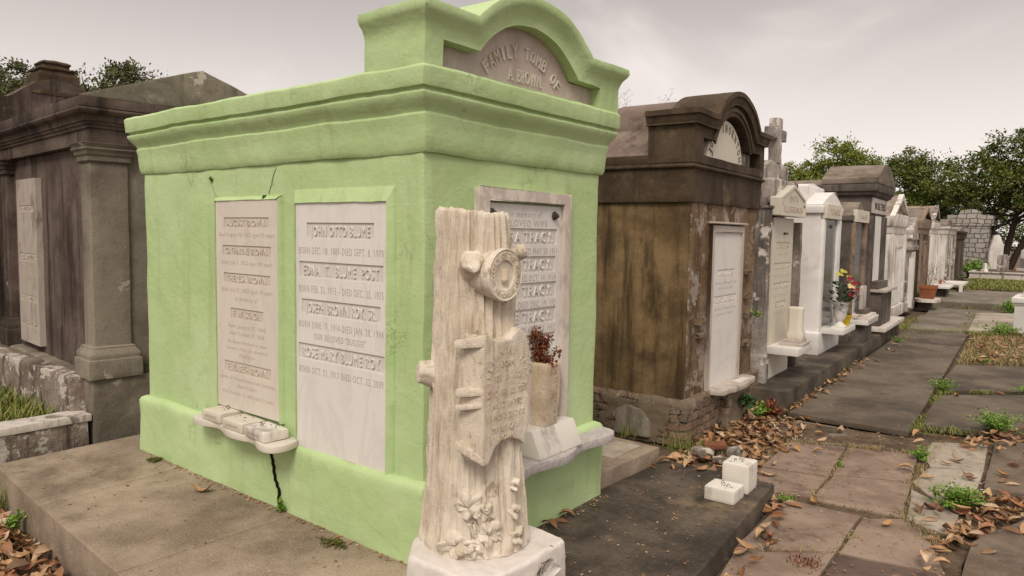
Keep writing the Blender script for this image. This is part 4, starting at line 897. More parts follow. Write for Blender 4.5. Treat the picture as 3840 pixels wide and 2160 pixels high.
# back row tombs seen over the roofs
T = rowthing('chimney_topped_tomb', 'low pale tomb with small square block on its roof, behind the row', -3.6, 12.3, -.2)
m = MB(); m.prof(-2., 0, 0, 2.4, [(0, .0), (2.3, 0), (2.35, .08), (2.5, .08)]); m.prism([(-.08, 2.5), (2.5, 2.5), (1.2, 2.9)], 'x', -2, .05); m.obj('wall', 'roof_mossy', T, dens=.3, amp=.01)
m = MB(); m.box(-.7, -.3, 1.0, 1.5, 2.6, 3.1); m.obj('roof_block', 'roof_stone', T, bevel=.01)
gabled('gabled_tomb', 'pale brown tomb roof showing over the brown gabled tomb', -1.2, 13.2, 2.6, 1.9, 2.25, 2.62, ('roof_mossy', 'roof_mossy'), pil=False, roofm='roof_mossy')

# far row shelf pieces: pot, offerings
p = rowthing('flower_pot', 'square terracotta pot on a white shelf by the path edge', -.12, 14.0, .09, 'pot')
m = MB(); m.loft([[(a * w, b * w, z) for a, b in ((-1, -1), (1, -1), (1, 1), (-1, 1))] for z, w in ((0, .14), (.26, .19), (.26, .205), (.34, .21), (.34, .17), (.2, .16))]); m.obj('pot', 'terracotta', p, bevel=.006)
m = MB()
for k in range(14): m.tube([(U(-.1, .1), U(-.1, .1), .2), (U(-.15, .15), U(-.15, .15), .6), (U(-.3, .3), U(-.3, .3), U(.7, 1.0))], .004, 4)
m.obj('dry_stems', 'stem_dry', p)
s_ = rowthing('marble_ledge', 'white marble ledge on a short pier carrying the terracotta pot', -.12, 14.0, -.2, 'ledge')
m = MB(); m.prism(smooth_poly([(-.3, -.5), (.25, -.5), (.3, 0), (.25, .5), (-.3, .5)], 2), 'z', .21, .285); m.obj('top', 'marble_coping', s_); m = MB(); m.box(-.2, .1, -.25, .25, 0, .209); m.obj('pier', 'stone_dark', s_)
s_ = rowthing('marble_ledge', 'white marble ledge with orange and red offerings before the pale narrow tomb', -.14, 17.4, -.2, 'ledge')
m = MB(); m.box(-.3, .3, -.7, .7, .40, .47); m.obj('top', 'marble_white', s_, bevel=.01); m = MB(); m.box(-.25, .2, -.4, .4, 0, .399); m.obj('pier', 'stone_dark', s_)
f_ = rowthing('flowers', 'small heap of orange and red flowers on the far marble ledge', -.14, 17.4, .275, 'flowers')
for _ in range(5): m = MB(); bloom(m, (U(-.15, .15), U(-.35, .3), U(.03, .16)), .07, 12); m.obj('bloom', 'terracotta', f_, weld=False)
for _ in range(3): m = MB(); bloom(m, (U(-.15, .15), U(-.35, .3), U(.03, .2)), .06, 12); m.obj('bloom', 'petal_red', f_, weld=False)
s_ = rowthing('stone_bench', 'low pale stone bench at the path edge before the white tomb', -.0, 20.5, -.15, 'bench')
m = MB(); m.box(-.45, .35, -.9, .9, .32, .38); m.obj('seat', 'whitewash_dirty', s_); m = MB(); m.box(-.3, -.2, -.7, .7, 0, .319); m.box(.2, .3, -.9, -.8, 0, .319); m.split('leg', 'whitewash', s_)
# ================================================================ left tomb
LT = thing('grey_pilastered_tomb', 'large soot-stained grey tomb with corner pilaster and low gable, left of green tomb', 'tomb', (-3.40, -.16, -.28), -.07)
k = .28
def zk(L): return [(z + k, o) for z, o in L]
m = MB(); m.prof(-2.85, 0, 0, 1.75, zk([(-.1, .0), (.43, .0), (.45, -.01), (.45, -.2)])); m.obj('plinth', 'stucco_grey', LT, bevel=.012, dens=.08, amp=.010, freq=5)
m = MB(); m.box(-2.6, -.06, .13, 1.68, .45 + k, 2.24 + k); m.obj('east_wall', 'stucco_grey', LT, bevel=.01, dens=.12, amp=.004)
m = MB(); m.box(-2.4, -.27, .10, .135, .45 + k, 2.235 + k); m.box(-.30, -.255, .06, .13, .45 + k, 2.235 + k); m.obj('south_wall', 'stucco_purple', LT, dens=.1, amp=.003)
def pilaster(x0, x1, y0, y1, mt):
    p = MB(); p.prof(x0, x1, y0, y1, zk([(.60, -.0), (2.13, -.0)])); o = p.obj('pilaster', mt, LT, bevel=.006, dens=.1, amp=.003)
    p = MB(); p.prof(x0, x1, y0, y1, zk([(.45, .06), (.595, .06), (.60, .045), (.625, .05), (.645, .045), (.68, .022), (.69, .024), (.70, .0)])); p.obj('base', mt, o, bevel=.004, dens=.06, amp=.004, freq=6)
    p = MB(); p.prof(x0, x1, y0, y1, zk([(2.10, .008), (2.112, .02), (2.15, .02), (2.155, .03), (2.18, .035), (2.195, .05), (2.205, .052), (2.21, .04), (2.238, .065), (2.24, .065)])); p.obj('capital', mt, o, bevel=.003, dens=.06, amp=.003, freq=6)
pilaster(-.255, -.035, .035, .30, 'stucco_grey'); pilaster(-2.62, -2.40, .035, .30, 'stucco_purple'); pilaster(-.255, -.035, 1.45, 1.70, 'stucco_grey')
m = MB(); m.prof(-2.75, -.035, .035, 1.70, zk([(2.241, .0), (2.35, .0), (2.352, .015), (2.375, .018), (2.378, .03), (2.398, .034), (2.40, .045), (2.44, .05), (2.455, .085), (2.475, .10), (2.492, .10), (2.495, .05), (2.50, .085), (2.575, .09), (2.576, -.1)]))
m.obj('cornice', 'stucco_purple', LT, bevel=.004, dens=.1, amp=.004, freq=4)
m = MB(); m.prism([(-.06, 2.574 + k), (1.79, 2.574 + k), (.86, 2.90 + k)], 'x', -.50, .056); m.obj('gable', 'stucco_grey', LT, bevel=.004, dens=.08, amp=.005, freq=5)
m = MB(); m.box(-2.75, -.5, .1, 1.6, 2.574 + k, 2.60 + k); m.obj('roof', 'stucco_purple', LT)
tb = tablet(LT, 'marble_tablet', 'S', (-1.84, .052, .52 + k), .62, 1.52, .05, [('IN MEMORY', 1.25, .04, .40, 'R'), ('OF OUR MOTHER', .94, .03, .5, 'F'), ('LOUIS MEYERS', .80, .05, .5, 'R'), ('BORN MAY 4 1851', .72, .03, .45, 'F'), ('DIED JULY 9 1890', .62, .03, .45, 'F'), ('REST IN PEACE', .42, .04, .45, 'R'), ('ERECTED BY HIS WIFE', .18, .035, .5, 'R')], 'marble_old', 'engraved_tan', .005)
# arched-top tomb behind
AT = thing('arch_topped_tomb', 'dark tomb with curved parapet and stepped finial behind the grey pilastered tomb', 'tomb', (-6.3, -.05, -.2), -.04)
m = MB(); ys = [-1.6, -.2, .05, .28] + [.28 + .9 * i / 14 for i in range(1, 15)] + [1.35, 2.1]
top = [(y, (2.93 - .03 * (y + .2) * (y < .28) if y <= .28 or y > 1.19 else 2.92 + .25 * math.sin(PI * (y - .28) / .9))) for y in ys]
m.prism([(-1.6, 0)] + [(y, z + .2) for y, z in top] + [(2.1, 0)], 'x', -.45, 0); m.obj('parapet_wall', 'stucco_purple', AT, bevel=.0, dens=.15, amp=.006, smooth=40)
m = MB(); m.box(-3, -.45, -1.3, 1.8, 0, 2.9); m.obj('wall', 'stucco_purple', AT)
m = MB(); m.prof(-.38, -.06, .60, .92, [(3.32, .04), (3.43, .04), (3.435, .01), (3.47, .0), (3.48, .02), (3.50, .02), (3.51, -.03), (3.54, -.035), (3.55, -.02), (3.565, -.02), (3.585, -.05)]); m.prof(-.42, -.02, .52, 1.0, [(3.2, .03), (3.33, .0)])
m.obj('finial', 'stucco_brown_top', AT, bevel=.004, dens=.05, amp=.006, freq=9)
# enclosure with marble coping
EN = thing('grave_coping', 'low grave enclosure with stained marble coping, filled with grass, far left', 'grave enclosure', (-3.40, -.18, -.28))
m = MB(); m.box(-.20, -.015, -2.3, -.01, 0, .415); m.obj('kerb_wall', 'stucco_peel', EN, bevel=.01, dens=.06, amp=.010, freq=6)
m = MB(); m.box(-.225, .0, -2.3, .01, .42, .475); m.obj('coping', 'marble_coping', EN, bevel=.006, dens=.06, amp=.004, freq=6)
m = MB(); m.box(-2.3, -.17, -.075, .06, 0, .745); m.obj('back_wall', 'stucco_peel', EN, bevel=.01, dens=.05, amp=.014, freq=6)
m = MB(); m.box(-2.4, -.2, -2.3, -.06, 0, .33); m.obj('soil', 'dirt', EN)
# ================================================================ far structures
SW = thing('stone_wall_tomb', 'rubble stone tomb front with arched top at the end of the path', 'tomb', (-3.25, 40, -.2))
m = MB(); w = 1.72
pts = [(0, 0), (0, 2.55), (-.12, 2.62), (-.12, 3.08), (.38, 3.08)] + [(.86 - .48 * math.cos(PI * i / 12), 3.08 + .30 * math.sin(PI * i / 12)) for i in range(1, 12)] + [(1.34, 3.08), (1.84, 3.05), (1.84, 2.62), (1.72, 2.55), (1.72, 0)]
m.prism(pts, 'y', 0, 2.4); m.obj('wall', 'rubble_stone', SW, bevel=.015)
m = MB(); m.prism([(-.15, 2.56), (1.87, 2.56), (1.87, 2.66), (-.15, 2.66)], 'y', -.06, 2.4); m.obj('cornice', 'rubble_stone', SW)
GC = thing('marble_grave_kerb', 'long white marble kerb with small posts round the far grave plot', 'grave enclosure', (-1.7, 35, -.2))
m = MB(); m.box(0, 5, 0, 3.2, 0, .14); m.obj('foundation', 'stucco_peel', GC, bevel=.01)
m = MB(); m.box(-.02, 5, -.05, 3.2, .141, .19); m.box(0, 5, -.0, 3.2, .191, .42); m.box(-.04, 5, -.06, 3.2, .421, .48); m.obj('kerb', 'marble_coping', GC, bevel=.008)
for x in (.55, 2.1):
    m = MB(); m.lathe([(.48, .14), (.55, .13), (.58, .10), (.80, .085), (.84, .06)], (x, .12, 0), 4); m.obj('post', 'marble_white', GC)
m = MB(); m.box(.2, 4.9, .2, 3.1, .40, .5); m.obj('soil', 'dirt', GC)
H = thing('headstone', 'grey granite headstone with polished lower half in the far plot', 'headstone', (.30, 37.2, .2))
m = MB(); m.box(-.45, .45, -.15, .15, 0, .22); m.obj('base', 'granite_grey', H, bevel=.01)
m = MB(); m.prism([(-.32, .221), (.32, .221), (.32, 1.02), (.24, 1.06), (0, 1.08), (-.24, 1.06), (-.32, 1.02)], 'y', -.08, .08); m.obj('stone', 'granite_grey', H, bevel=.012)
m = MB(); m.box(-.32, .32, -.085, -.079, .23, .66); m.obj('polished_face', 'headstone_grey', H)
H = thing('headstone', 'stained white headstone with rounded top beside the grey granite one', 'headstone', (-.62, 36.6, .2))
m = MB(); m.prism([(-.22, 0), (.22, 0), (.22, .72), (.14, .82), (-.14, .82), (-.22, .72)], 'y', -.06, .06); m.obj('stone', 'cross_stucco', H, bevel=.01, dens=.1, amp=.01)
H = thing('white_tomb', 'small white tomb with stepped top behind the tree trunk, far right', 'tomb', (.6, 42, -.2))
m = MB(); m.prof(-.8, .8, 0, 2, [(0, 0), (1.4, 0), (1.45, .05), (1.5, .05)]); m.prof(-.3, .3, .5, 1.5, [(1.5, .2), (1.9, .0), (2.2, .0), (2.25, -.1)]); m.obj('wall', 'whitewash', H)
H = thing('white_tomb', 'leaning white slab tomb between the stone wall and the tree', 'tomb', (-1.15, 39.5, -.2), .2)
m = MB(); m.prism([(-.3, 0), (.25, 0), (.3, 1.6), (.1, 2.1), (-.1, 2.1), (-.28, 1.4)], 'y', 0, .8); m.obj('wall', 'whitewash_dirty', H, bevel=.02)
for i, (x, w_, h_) in enumerate(((2.0, 1.6, 1.7), (4.6, 2.2, 2.3))):
    H = thing('white_tomb', ('plain whitewashed tomb in the shade right of the tree', 'taller whitewashed tomb at the far right edge')[i], 'tomb', (x, 44 + i, -.2))
    m = MB(); m.prof(-w_ / 2, w_ / 2, 0, 2, [(0, 0), (h_, 0), (h_ + .05, .06), (h_ + .15, .06)]); m.prism([(-w_ / 2, h_ + .15), (w_ / 2, h_ + .15), (0, h_ + .6)], 'y', 0, 2); m.obj('wall', 'whitewash_dirty', H)
H = thing('brick_tomb', 'dark brown tomb in the shade behind the tree at far right', 'tomb', (3.0, 47, -.2))
m = MB(); m.prof(-3, 3, 0, 2.5, [(0, 0), (2.6, 0), (2.65, .1), (2.9, .1)]); m.obj('wall', 'brick_old', H)
for i in range(5):
    H = thing('dark_tomb', ('low dark tomb hidden below the distant trees', 'flat dark tomb among the distant trees')[i % 2], 'tomb', (-22 + i * 4.2, 38 + (i * 37) % 5, -.2), .05, 'tombs under the distant trees')
    m = MB(); w_ = U(.9, 1.4); m.prof(-w_, w_, 0, 2.5, [(0, 0), (2.0, 0), (2.05, .08), (2.2, .08)]); m.prism([(-w_, 2.2), (w_, 2.2), (0, 2.6)], 'y', 0, 2.5); m.obj('wall', 'stucco_brown_top', H)
    H['label'] = 'dark plain tomb below the distant trees, number of them alike'
RP = thing('white_pedestal_tomb', 'white painted pedestal tomb cut by the right edge of the picture', 'tomb', (1.33, 15.0, -.2))
m = MB(); m.prof(0, 1.3, 0, 1.3, [(0, .0), (.55, .0), (.56, .02), (.60, .02), (.605, .05), (.70, .055), (.71, .02)]); m.obj('pedestal', 'whitewash', RP, bevel=.006)
m = MB(); m.prof(.12, 1.18, .12, 1.18, [(.705, 0), (.82, 0), (.84, -.02)]); m.obj('top_block', 'marble_white', RP, bevel=.008)
# ================================================================ ground and paving
m = MB(); n = 70
def gz(x, y): return -.262 + .012 * noise.noise(Vector((x, y, 0))) if abs(x) < 30 and y < 50 else -.26
gx = [-220, -120, -60, -30, -15] + [-8 + .45 * i for i in range(36)] + [12, 30, 60, 120, 220]; gy = [-120, -50, -15, -6] + [-3 + .45 * i for i in range(40)] + [17, 20, 25, 32, 40, 55, 90, 160, 320]
vs = [(x, y, gz(x, y)) for y in gy for x in gx]; NX = len(gx)
m.add(vs, [(j * NX + i, j * NX + i + 1, (j + 1) * NX + i + 1, (j + 1) * NX + i) for j in range(len(gy) - 1) for i in range(NX - 1)])
structure(m, 'ground', 'dirt', smooth=60)
def pave(name, polys, mat, z=-.2, gap=.004, t=.05, amp=.004, bev=.003):
    m = MB()
    for i, pl in enumerate(polys):
        cx_ = sum(p[0] for p in pl) / len(pl); cy_ = sum(p[1] for p in pl) / len(pl); q = []
        for j, p in enumerate(pl):
            a = pl[(j + 1) % len(pl)]
            for s in range(5):
                x = p[0] + (a[0] - p[0]) * s / 5; y = p[1] + (a[1] - p[1]) * s / 5; L = math.hypot(cx_ - x, cy_ - y)
                g = gap * U(.3, 1.9); q.append((x + (cx_ - x) / L * g, y + (cy_ - y) / L * g))
        tz = [U(-.003, .003) for _ in range(3)]
        m.loft([[(x, y, z - t + .0) for x, y in q], [(x, y, z + tz[0] + tz[1] * (x - cx_) + tz[2] * (y - cy_) * .5) for x, y in q]])
    return structure(m, name, mat, bevel=bev, dens=.12, amp=amp)
m = MB(); m.prism([(.3, 4.3), (.45, 3.2), (.8, 2.4), (.9, .8), (2.15, .8), (2.0, 2.3), (2.05, 3.6), (1.95, 5.4), (1.3, 5.08), (.3, 4.95)], 'z', -.26, -.221); structure(m, 'ground', 'dirt', dens=.1, amp=.005, freq=7)
F = dict(F1=[(.46, 4.14), (.89, 4.30), (.99, 3.36), (.51, 3.27)], L2=[(.53, 3.23), (1.0, 3.34), (1.02, 2.78), (.66, 2.70), (.60, 2.62)], R1=[(.90, 4.31), (1.42, 4.5), (1.5, 3.66), (1.0, 3.44)],
         R2=[(1.01, 3.43), (1.51, 3.65), (1.60, 2.83), (1.03, 2.77)], L3=[(.90, 2.66), (1.39, 2.66), (1.41, 1.97), (.93, 1.62)], R3=[(1.40, 2.65), (1.60, 2.81), (1.80, 2.57), (1.95, 2.08), (1.42, 1.98)],
         L4=[(.95, 1.60), (1.41, 1.95), (1.43, 1.45), (1.44, .9), (1.06, .85)])
pave('flagstones', list(F.values()), 'flagstone_red', -.205, .005, amp=.004)
pave('flagstones', [[(1.43, 1.96), (1.95, 2.07), (2.10, 1.2), (1.45, .95)]], 'flagstone_dark', -.208, .005)
pave('path', [[(.16, 4.66), (.44, 4.22), (.89, 4.36), (1.47, 4.6), (1.48, 5.06), (1.24, 5.03), (.12, 5.05)]], 'path_grey', -.222)
pave('path', [[(1.44, 5.01), (1.84, 5.33), (1.90, 4.4), (1.55, 4.2), (1.44, 4.5)], [(1.55, 4.2), (1.90, 4.4), (1.92, 3.8), (1.75, 3.3), (1.5, 3.66)], [(1.75, 3.3), (1.9, 3.5), (1.88, 2.7), (1.62, 2.83), (1.53, 3.5)]], 'path_pale', -.212, .008, amp=.008)
ys = [5.09, 6.65, 8.25, 9.9, 11.9, 14.0]
def lx_(y): return .13 - .0556 * (y - 5.1)
def rx_(y): return 1.235 - .060 * (y - 5.1)
pave('path', [[(lx_(a), a), (rx_(a), a), (rx_(b), b), (lx_(b), b)] for a, b in zip(ys, ys[1:])], 'path_dark', -.172, .006, amp=.003)
ys = [14.15, 15.6, 17.3, 19.9]
pave('path', [[(lx_(a) - .05, a), (rx_(a) + (.0 if a < 18 else 1), a), (rx_(b) + (.0 if b < 18 else 1.5), b), (lx_(b) - .15, b)] for a, b in zip(ys, ys[1:])], 'path_grey', -.19, .012)
pave('path', [[(1.25, 5.56), (1.62, 5.60), (2.18, 6.10), (3.5, 7.3), (3.5, 9.2), (2.0, 8.05), (1.16, 7.25), (1.19, 6.45)], [(1.09, 7.5), (2.01, 8.25), (3.6, 9.7), (3.6, 12.3), (1.89, 10.40), (1.0, 9.81)]], 'path_dark', -.19, .01)
pave('path', [[(.63, 14.44), (.30, 18.83), (2.6, 20.5), (2.9, 16.4)]], 'path_pale', -.17, .01)
pave('path', [[(-1.0, 20.1), (3.5, 21.2), (3.2, 24.5), (-1.3, 23.2)], [(-1.3, 23.3), (3.1, 24.6), (3.0, 27.5), (-1.3, 26.2)]], 'path_grey', -.05, .02, t=.25)
pave('path', [[(-1.75, 24.5), (-.9, 24.6), (-1.0, 31.5), (-1.9, 31)]], 'path_dark', .0, .02, t=.2)
pave('path', [[(-1.5, 27.5), (4.5, 28), (4.5, 34.8), (-1.6, 34.8)]], 'moss_ground' if 'moss_ground' in MATS else 'dirt', -.06, .0, t=.1)
pave('path', [[(1.88, 5.34), (2.12, 5.42), (3.4, 6.4), (3.6, 4.2), (2.26, 3.80), (1.95, 3.76)], [(2.0, 2.6), (2.34, 3.56), (3.4, 3.7), (3.4, .8), (2.06, 1.2)]], 'slab_concrete_dark', -.175, .01, t=.09)
# ================================================================ leaves
def leaf(L, W, cup, bend, tw):
    vs = []; n1, n2 = 7, 5
    for i in range(n1):
        t = i / (n1 - 1); w = W * (math.sin(PI * t) ** .75) * (1 - .15 * t) + .0006
        for j in range(n2):
            s = j / 2 - 1; a = tw * (t - .5)
            y = s * w * math.cos(cup * abs(s)); z = bend * (t - .5) ** 2 * 4 * L * .25 + w * math.sin(cup * abs(s)) * abs(s) + s * w * a
            vs.append(((t - .5) * L, y, z + .002))
    fs = [(i * n2 + j, i * n2 + j + 1, (i + 1) * n2 + j + 1, (i + 1) * n2 + j) for i in range(n1 - 1) for j in range(n2 - 1)]
    b = len(vs); vs += [(L * .5, .001, bend * L * .25), (L * .5, -.001, bend * L * .25), (L * .66, 0, bend * L * .3 + .004)]; fs.append((b, b + 1, b + 2))
    zm = min(v[2] for v in vs); return [(x, y, z - zm + .001) for x, y, z in vs], fs
LV = [leaf(.125, .030, .6, .8, .5), leaf(.11, .034, 1.0, .3, -.8), leaf(.14, .033, .35, 1.3, .5), leaf(.105, .032, 1.4, .2, .3), (leaf(.13, .036, .5, -.8, .7)), leaf(.095, .030, .8, 1.5, -.5)]
LM = []
for v_, f_ in LV:
    o = MB().add(v_, f_).obj('fallen_leaf', 'dead_leaf', weld=False, smooth=True); LM.append(o.data); bpy.data.objects.remove(o)
def fallen(x, y, z, label, group, s=None):
    o = bpy.data.objects.new('fallen_leaf', random.choice(LM)); COL.objects.link(o); o.location = (x, y, z)
    o.rotation_euler = (U(-.15, .15), U(-.15, .15), U(0, 2 * PI)); s = s or U(.8, 1.2); o.scale = (s, s, s)
    return tag(o, label, 'leaf', group)
G1 = 'dry brown leaf lying on the path paving or its edges'
for x, y in [(.58, 3.88), (.58, 3.34), (.65, 3.06), (1.08, 2.67), (.99, 2.53), (1.09, 1.84), (1.0, 1.91), (1.55, 2.6), (1.59, 3.82), (1.65, 4.33), (1.42, 3.92), (.71, 4.8), (.51, 4.86), (.59, 4.57), (.41, 4.67), (.32, 4.83), (.34, 5.05),
             (.07, 8.36), (-.02, 10.47), (-.05, 11.2), (.09, 10.34), (.10, 9.13), (.05, 6.96), (.16, 6.31), (1.7, 4.48), (1.7, 5.0), (1.77, 5.14), (1.59, 5.2), (1.34, 7.31), (1.73, 7.8), (1.82, 2.53), (1.87, 2.40), (1.91, 2.68), (1.84, 4.02), (1.30, 5.15), (1.92, 5.53), (2.06, 5.4), (1.99, 3.6), (1.72, 3.12), (1.67, 3.02), (1.99, 5.73), (.8, 15.5), (.2, 18.2), (.14, 6.0), (.12, 7.2), (.05, 7.6), (.0, 8.0), (.75, 3.95), (.68, 4.3), (1.35, 4.9)]:
    fallen(x, y, -.168 if (y > 5.1 and x < 1.23) else (-.185 if (y > 5.5 or x > 1.9) else -.20), G1, 'dry leaves scattered along the path')
for _ in range(52):
    y = U(1.3, 6.); x = U(1.7, 2.3)
    fallen(x, y, -.185 + U(0, .03), 'dry brown leaf among the weeds right of the path', 'dry leaves right of the path')
for _ in range(26):
    t = rnd(); x = 1.13 - .30 * t + U(-.02, .12); y = .95 + 1.6 * t
    fallen(x, y, -.20 + U(0, .03), 'dry brown leaf along the foot of the dark slab', 'dry leaves along the dark slab')
for _ in range(70):
    x, y = random.choice(((1.55, 11.), (1.5, 12.5), (1.7, 11.6), (1.3, 13.), (1.6, 10.6))); fallen(x + U(-.55, .45), y + U(-.8, .8), -.21 + U(.03, .08), 'dry leaf lying in the weedy patch by the path', 'dry leaves in the weedy patch')
tag(fallen(-1.71, -.20, .003, 'x', None, 1.1), 'curled orange-brown leaf alone on the long concrete slab'); LONE = None
for x, y in ((.12, 1.02), (.09, 1.12), (.10, .93)): fallen(x, y, -.08, 'dry leaf on the dark slab against the green tomb', 'leaves against the green tomb', .9)
for x, y in ((.35, 2.48), (.23, 2.51), (.16, 2.4), (.06, 2.45), (.05, 2.3)): fallen(x, y, -.08, 'dry leaf on the dark slab near the brown tomb', 'leaves on the dark slab')
def inside(x, y, pl):
    c = False
    for i in range(len(pl)):
        a, b = pl[i], pl[i - 1]
        if (a[1] > y) != (b[1] > y) and x < (b[0] - a[0]) * (y - a[1]) / (b[1] - a[1]) + a[0]: c = not c
    return c
def scatter(pl, n):
    xs = [p[0] for p in pl]; ys = [p[1] for p in pl]; out = []
    while len(out) < n:
        x, y = U(min(xs), max(xs)), U(min(ys), max(ys))
        if inside(x, y, pl): out.append((x, y))
    return out
def litter(name, label, pl, n, z, hz, sc=1., cat='leaf litter'):
    m = MB()
    for x, y in scatter(pl, n):
        v_, f_ = random.choice(LV); s = U(.4, 1.15) * sc
        M = Matrix.Translation((x, y, z + U(0, hz))) @ Matrix.Rotation(U(0, 2 * PI), 4, 'Z') @ Matrix.Rotation(U(-.45, .45), 4, 'X') @ Matrix.Rotation(U(-.4, .4), 4, 'Y') @ Matrix.Scale(s, 4)
        m.add(v_, f_, M)
    return tag(m.obj(name, 'dead_leaf', weld=False, smooth=True), label, cat, kind='stuff')
litter('leaf_litter', 'thick brown leaf litter below the long concrete slab at lower left', [(-3.2, -.90), (-2.0, -.96), (-.9, -1.04), (-.3, -1.1), (-.3, -2.2), (-3.2, -2.2)], 2100, -.262, .05)
litter('leaf_litter', 'heap of brown leaves between the brown tomb and the path', [(-.27, 3.6), (-.36, 4.9), (.06, 5.02), (.28, 5.0), (.52, 4.1), (.56, 3.7), (.50, 3.25), (.22, 3.45), (-.05, 3.42)], 500, -.262, .07)
litter('leaf_litter', 'brown leaves caught along the foot of the dark slab and green tomb corner', [(-.2, 2.6), (.82, 2.62), (.60, 3.3), (.3, 3.4), (-.2, 3.3)], 190, -.262, .05)
litter('leaf_litter', 'brown leaves covering the ground at lower right', [(1.9, 2.3), (2.02, 2.75), (2.3, 3.6), (2.25, 3.85), (1.95, 3.75), (1.86, 3.0), (1.86, 2.4)], 125, -.235, .05)
litter('leaf_litter', 'brown leaves beside the dark slab at lower right edge', [(1.92, 4.9), (2.2, 5.5), (2.4, 6.2), (1.75, 5.6), (1.6, 5.1)], 60, -.24, .05)
litter('leaf_litter', 'leaf crumbs at the foot of the plinth', [(.09, 5.25), (.17, 5.25), (-.02, 9.2), (-.12, 9.2)], 90, -.175, .03, .6)
def crumbs(label, spots):
    m = MB()
    for x, y, z in spots:
        s = U(.004, .013); a = U(0, PI); q = Vector((math.cos(a), math.sin(a), U(-.3, .3))) * s; r_ = Vector((-math.sin(a), math.cos(a), U(-.3, .3))) * s * U(.3, .9); p = Vector((x, y, z + .004))
        m.add([p - q, p - r_, p + q, p + r_], [(0, 1, 2, 3)])
    tag(m.obj('leaf_crumbs', 'dead_leaf', weld=False), label, 'leaf crumbs', kind='stuff')
crumbs('leaf crumbs and grit strewn over the red flagstones', [(x, y, -.20) for x, y in scatter([(.4, 4.4), (.9, 1.2), (2., 1.2), (1.9, 5.), (.3, 5.0)], 900)])
crumbs('leaf crumbs on the dark path slabs', [(x, y, -.168) for x, y in scatter([(.12, 5.2), (1.2, 5.2), (.75, 13.5), (-.3, 13.5)], 500)] + [(U(-.01, .16), U(5.2, 9), -.168) for _ in range(260)])
crumbs('specks of paint and grit on the concrete slabs round the green tomb', [(x, y, .001) for x, y in scatter([(-3.1, -.8), (0, -.95), (0, -.07), (-3.1, -.07)], 130)] + [(U(-2.7, 0), U(-.10, -.06), .002) for _ in range(260)] + [(U(.06, .13), U(.1, 1.6), -.081) for _ in range(160)] + [(x, y, -.082) for x, y in scatter([(.1, 2.5), (.2, .1), (1., .1), (.8, 2.5)], 260)])
for i, (x, y, z, L, rz) in enumerate(((1.72, 2.62, -.19, .16, .4), (.42, 6.2, -.165, .12, 1.2), (1.55, 2.9, -.19, .10, 2.2), (.30, 2.3, -.077, .22, 1.9), (-2.3, -1.1, -.21, .18, .7), (-1.7, -1.15, -.21, .14, 2.4), (.30, 4.2, -.18, .2, .9), (1.95, 3.9, -.17, .2, 1.4))):
    m = MB(); p = [Vector((-L / 2 + L * k_ / 5, U(-.01, .01), .004 + U(0, .008))) for k_ in range(6)]; m.tube(p, [.003, .003, .0026, .0022, .0018, .001], 5); m.tube([p[3], p[3] + Vector((.02, .025, .006))], [.0018, .001], 4)
    o = m.obj('fallen_twig', 'twig', loc=(x, y, z), weld=False); o.rotation_euler = (0, 0, rz); tag(o, 'thin dry twig lying among the fallen leaves', 'twig', 'twigs among the leaves')
# dry straw and mossy tufts in the joints
def blades(name, label, spots, mat, hmin, hmax, wd=.002, lean=.6, cat='grass', kind='stuff'):
    m = MB()
    for x, y, z, s in spots:
        a = U(0, 2 * PI); h = U(hmin, hmax) * s; d = (math.cos(a), math.sin(a)); l = U(.1, lean) * h; w = wd * U(.7, 1.5) * (1 + s * .3); q = (-d[1] * w, d[0] * w)
        m.add([(x - q[0], y - q[1], z), (x + q[0], y + q[1], z), (x + d[0] * l * .35 + q[0] * .8, y + d[1] * l * .35 + q[1] * .8, z + h * .6), (x + d[0] * l * .35 - q[0] * .8, y + d[1] * l * .35 - q[1] * .8, z + h * .6), (x + d[0] * l, y + d[1] * l, z + h * .93)], [(0, 1, 2, 3), (3, 2, 4)])
    o = m.obj(name, mat, weld=False)
    return tag(o, label, cat, kind=kind)
def along(pts, n, jit, z, s=1.):
    out = []
    for _ in range(n):
        i = random.randrange(len(pts) - 1); t = rnd(); a, b = pts[i], pts[i + 1]; g = noise.noise(Vector((a[0] + t * 3, a[1] * 2 + t * 2, 3)))
        if g < -.1: continue
        out.append((a[0] + (b[0] - a[0]) * t + random.gauss(0, jit), a[1] + (b[1] - a[1]) * t + random.gauss(0, jit), z, s))
    return out
blades('grass', 'grass growing inside the marble-coped enclosure at left', [(x, y, .04, U(.5, 1)) for x, y in scatter([(-3.63, -.28), (-3.63, -1.9), (-5.6, -1.9), (-5.6, -.28)], 9000)], 'grass_blade', .10, .30, .004, .9)
jn = along([(.5, 4.15), (.9, 4.33), (1.42, 4.5)], 700, .03, -.21) + along([(.93, 4.3), (1.0, 3.4), (1.02, 2.78)], 260, .015, -.21) + along([(.6, 2.64), (1.02, 2.74), (1.6, 2.82)], 200, .015, -.21) + along([(1.48, 4.6), (1.52, 3.66), (1.62, 2.85), (1.85, 2.5)], 900, .035, -.21) + along([(.25, 4.3), (.6, 4.2), (1.5, 4.7), (1.5, 5.1)], 500, .03, -.22) + along([(1.40, 2.64), (1.41, 1.97)], 160, .012, -.21) + along([(.9, 1.6), (1.42, 1.98)], 120, .015, -.21) + along([(.12, 5.1), (-.1, 9.)], 500, .03, -.175) + along([(.02, 3.3), (.5, 3.6), (.45, 4.2)], 400, .06, -.22)
blades('dry_grass', 'dry straw and moss growing in the joints of the flagstones', jn, 'dry_grass', .012, .038, .0013, 2.8, 'dry grass')
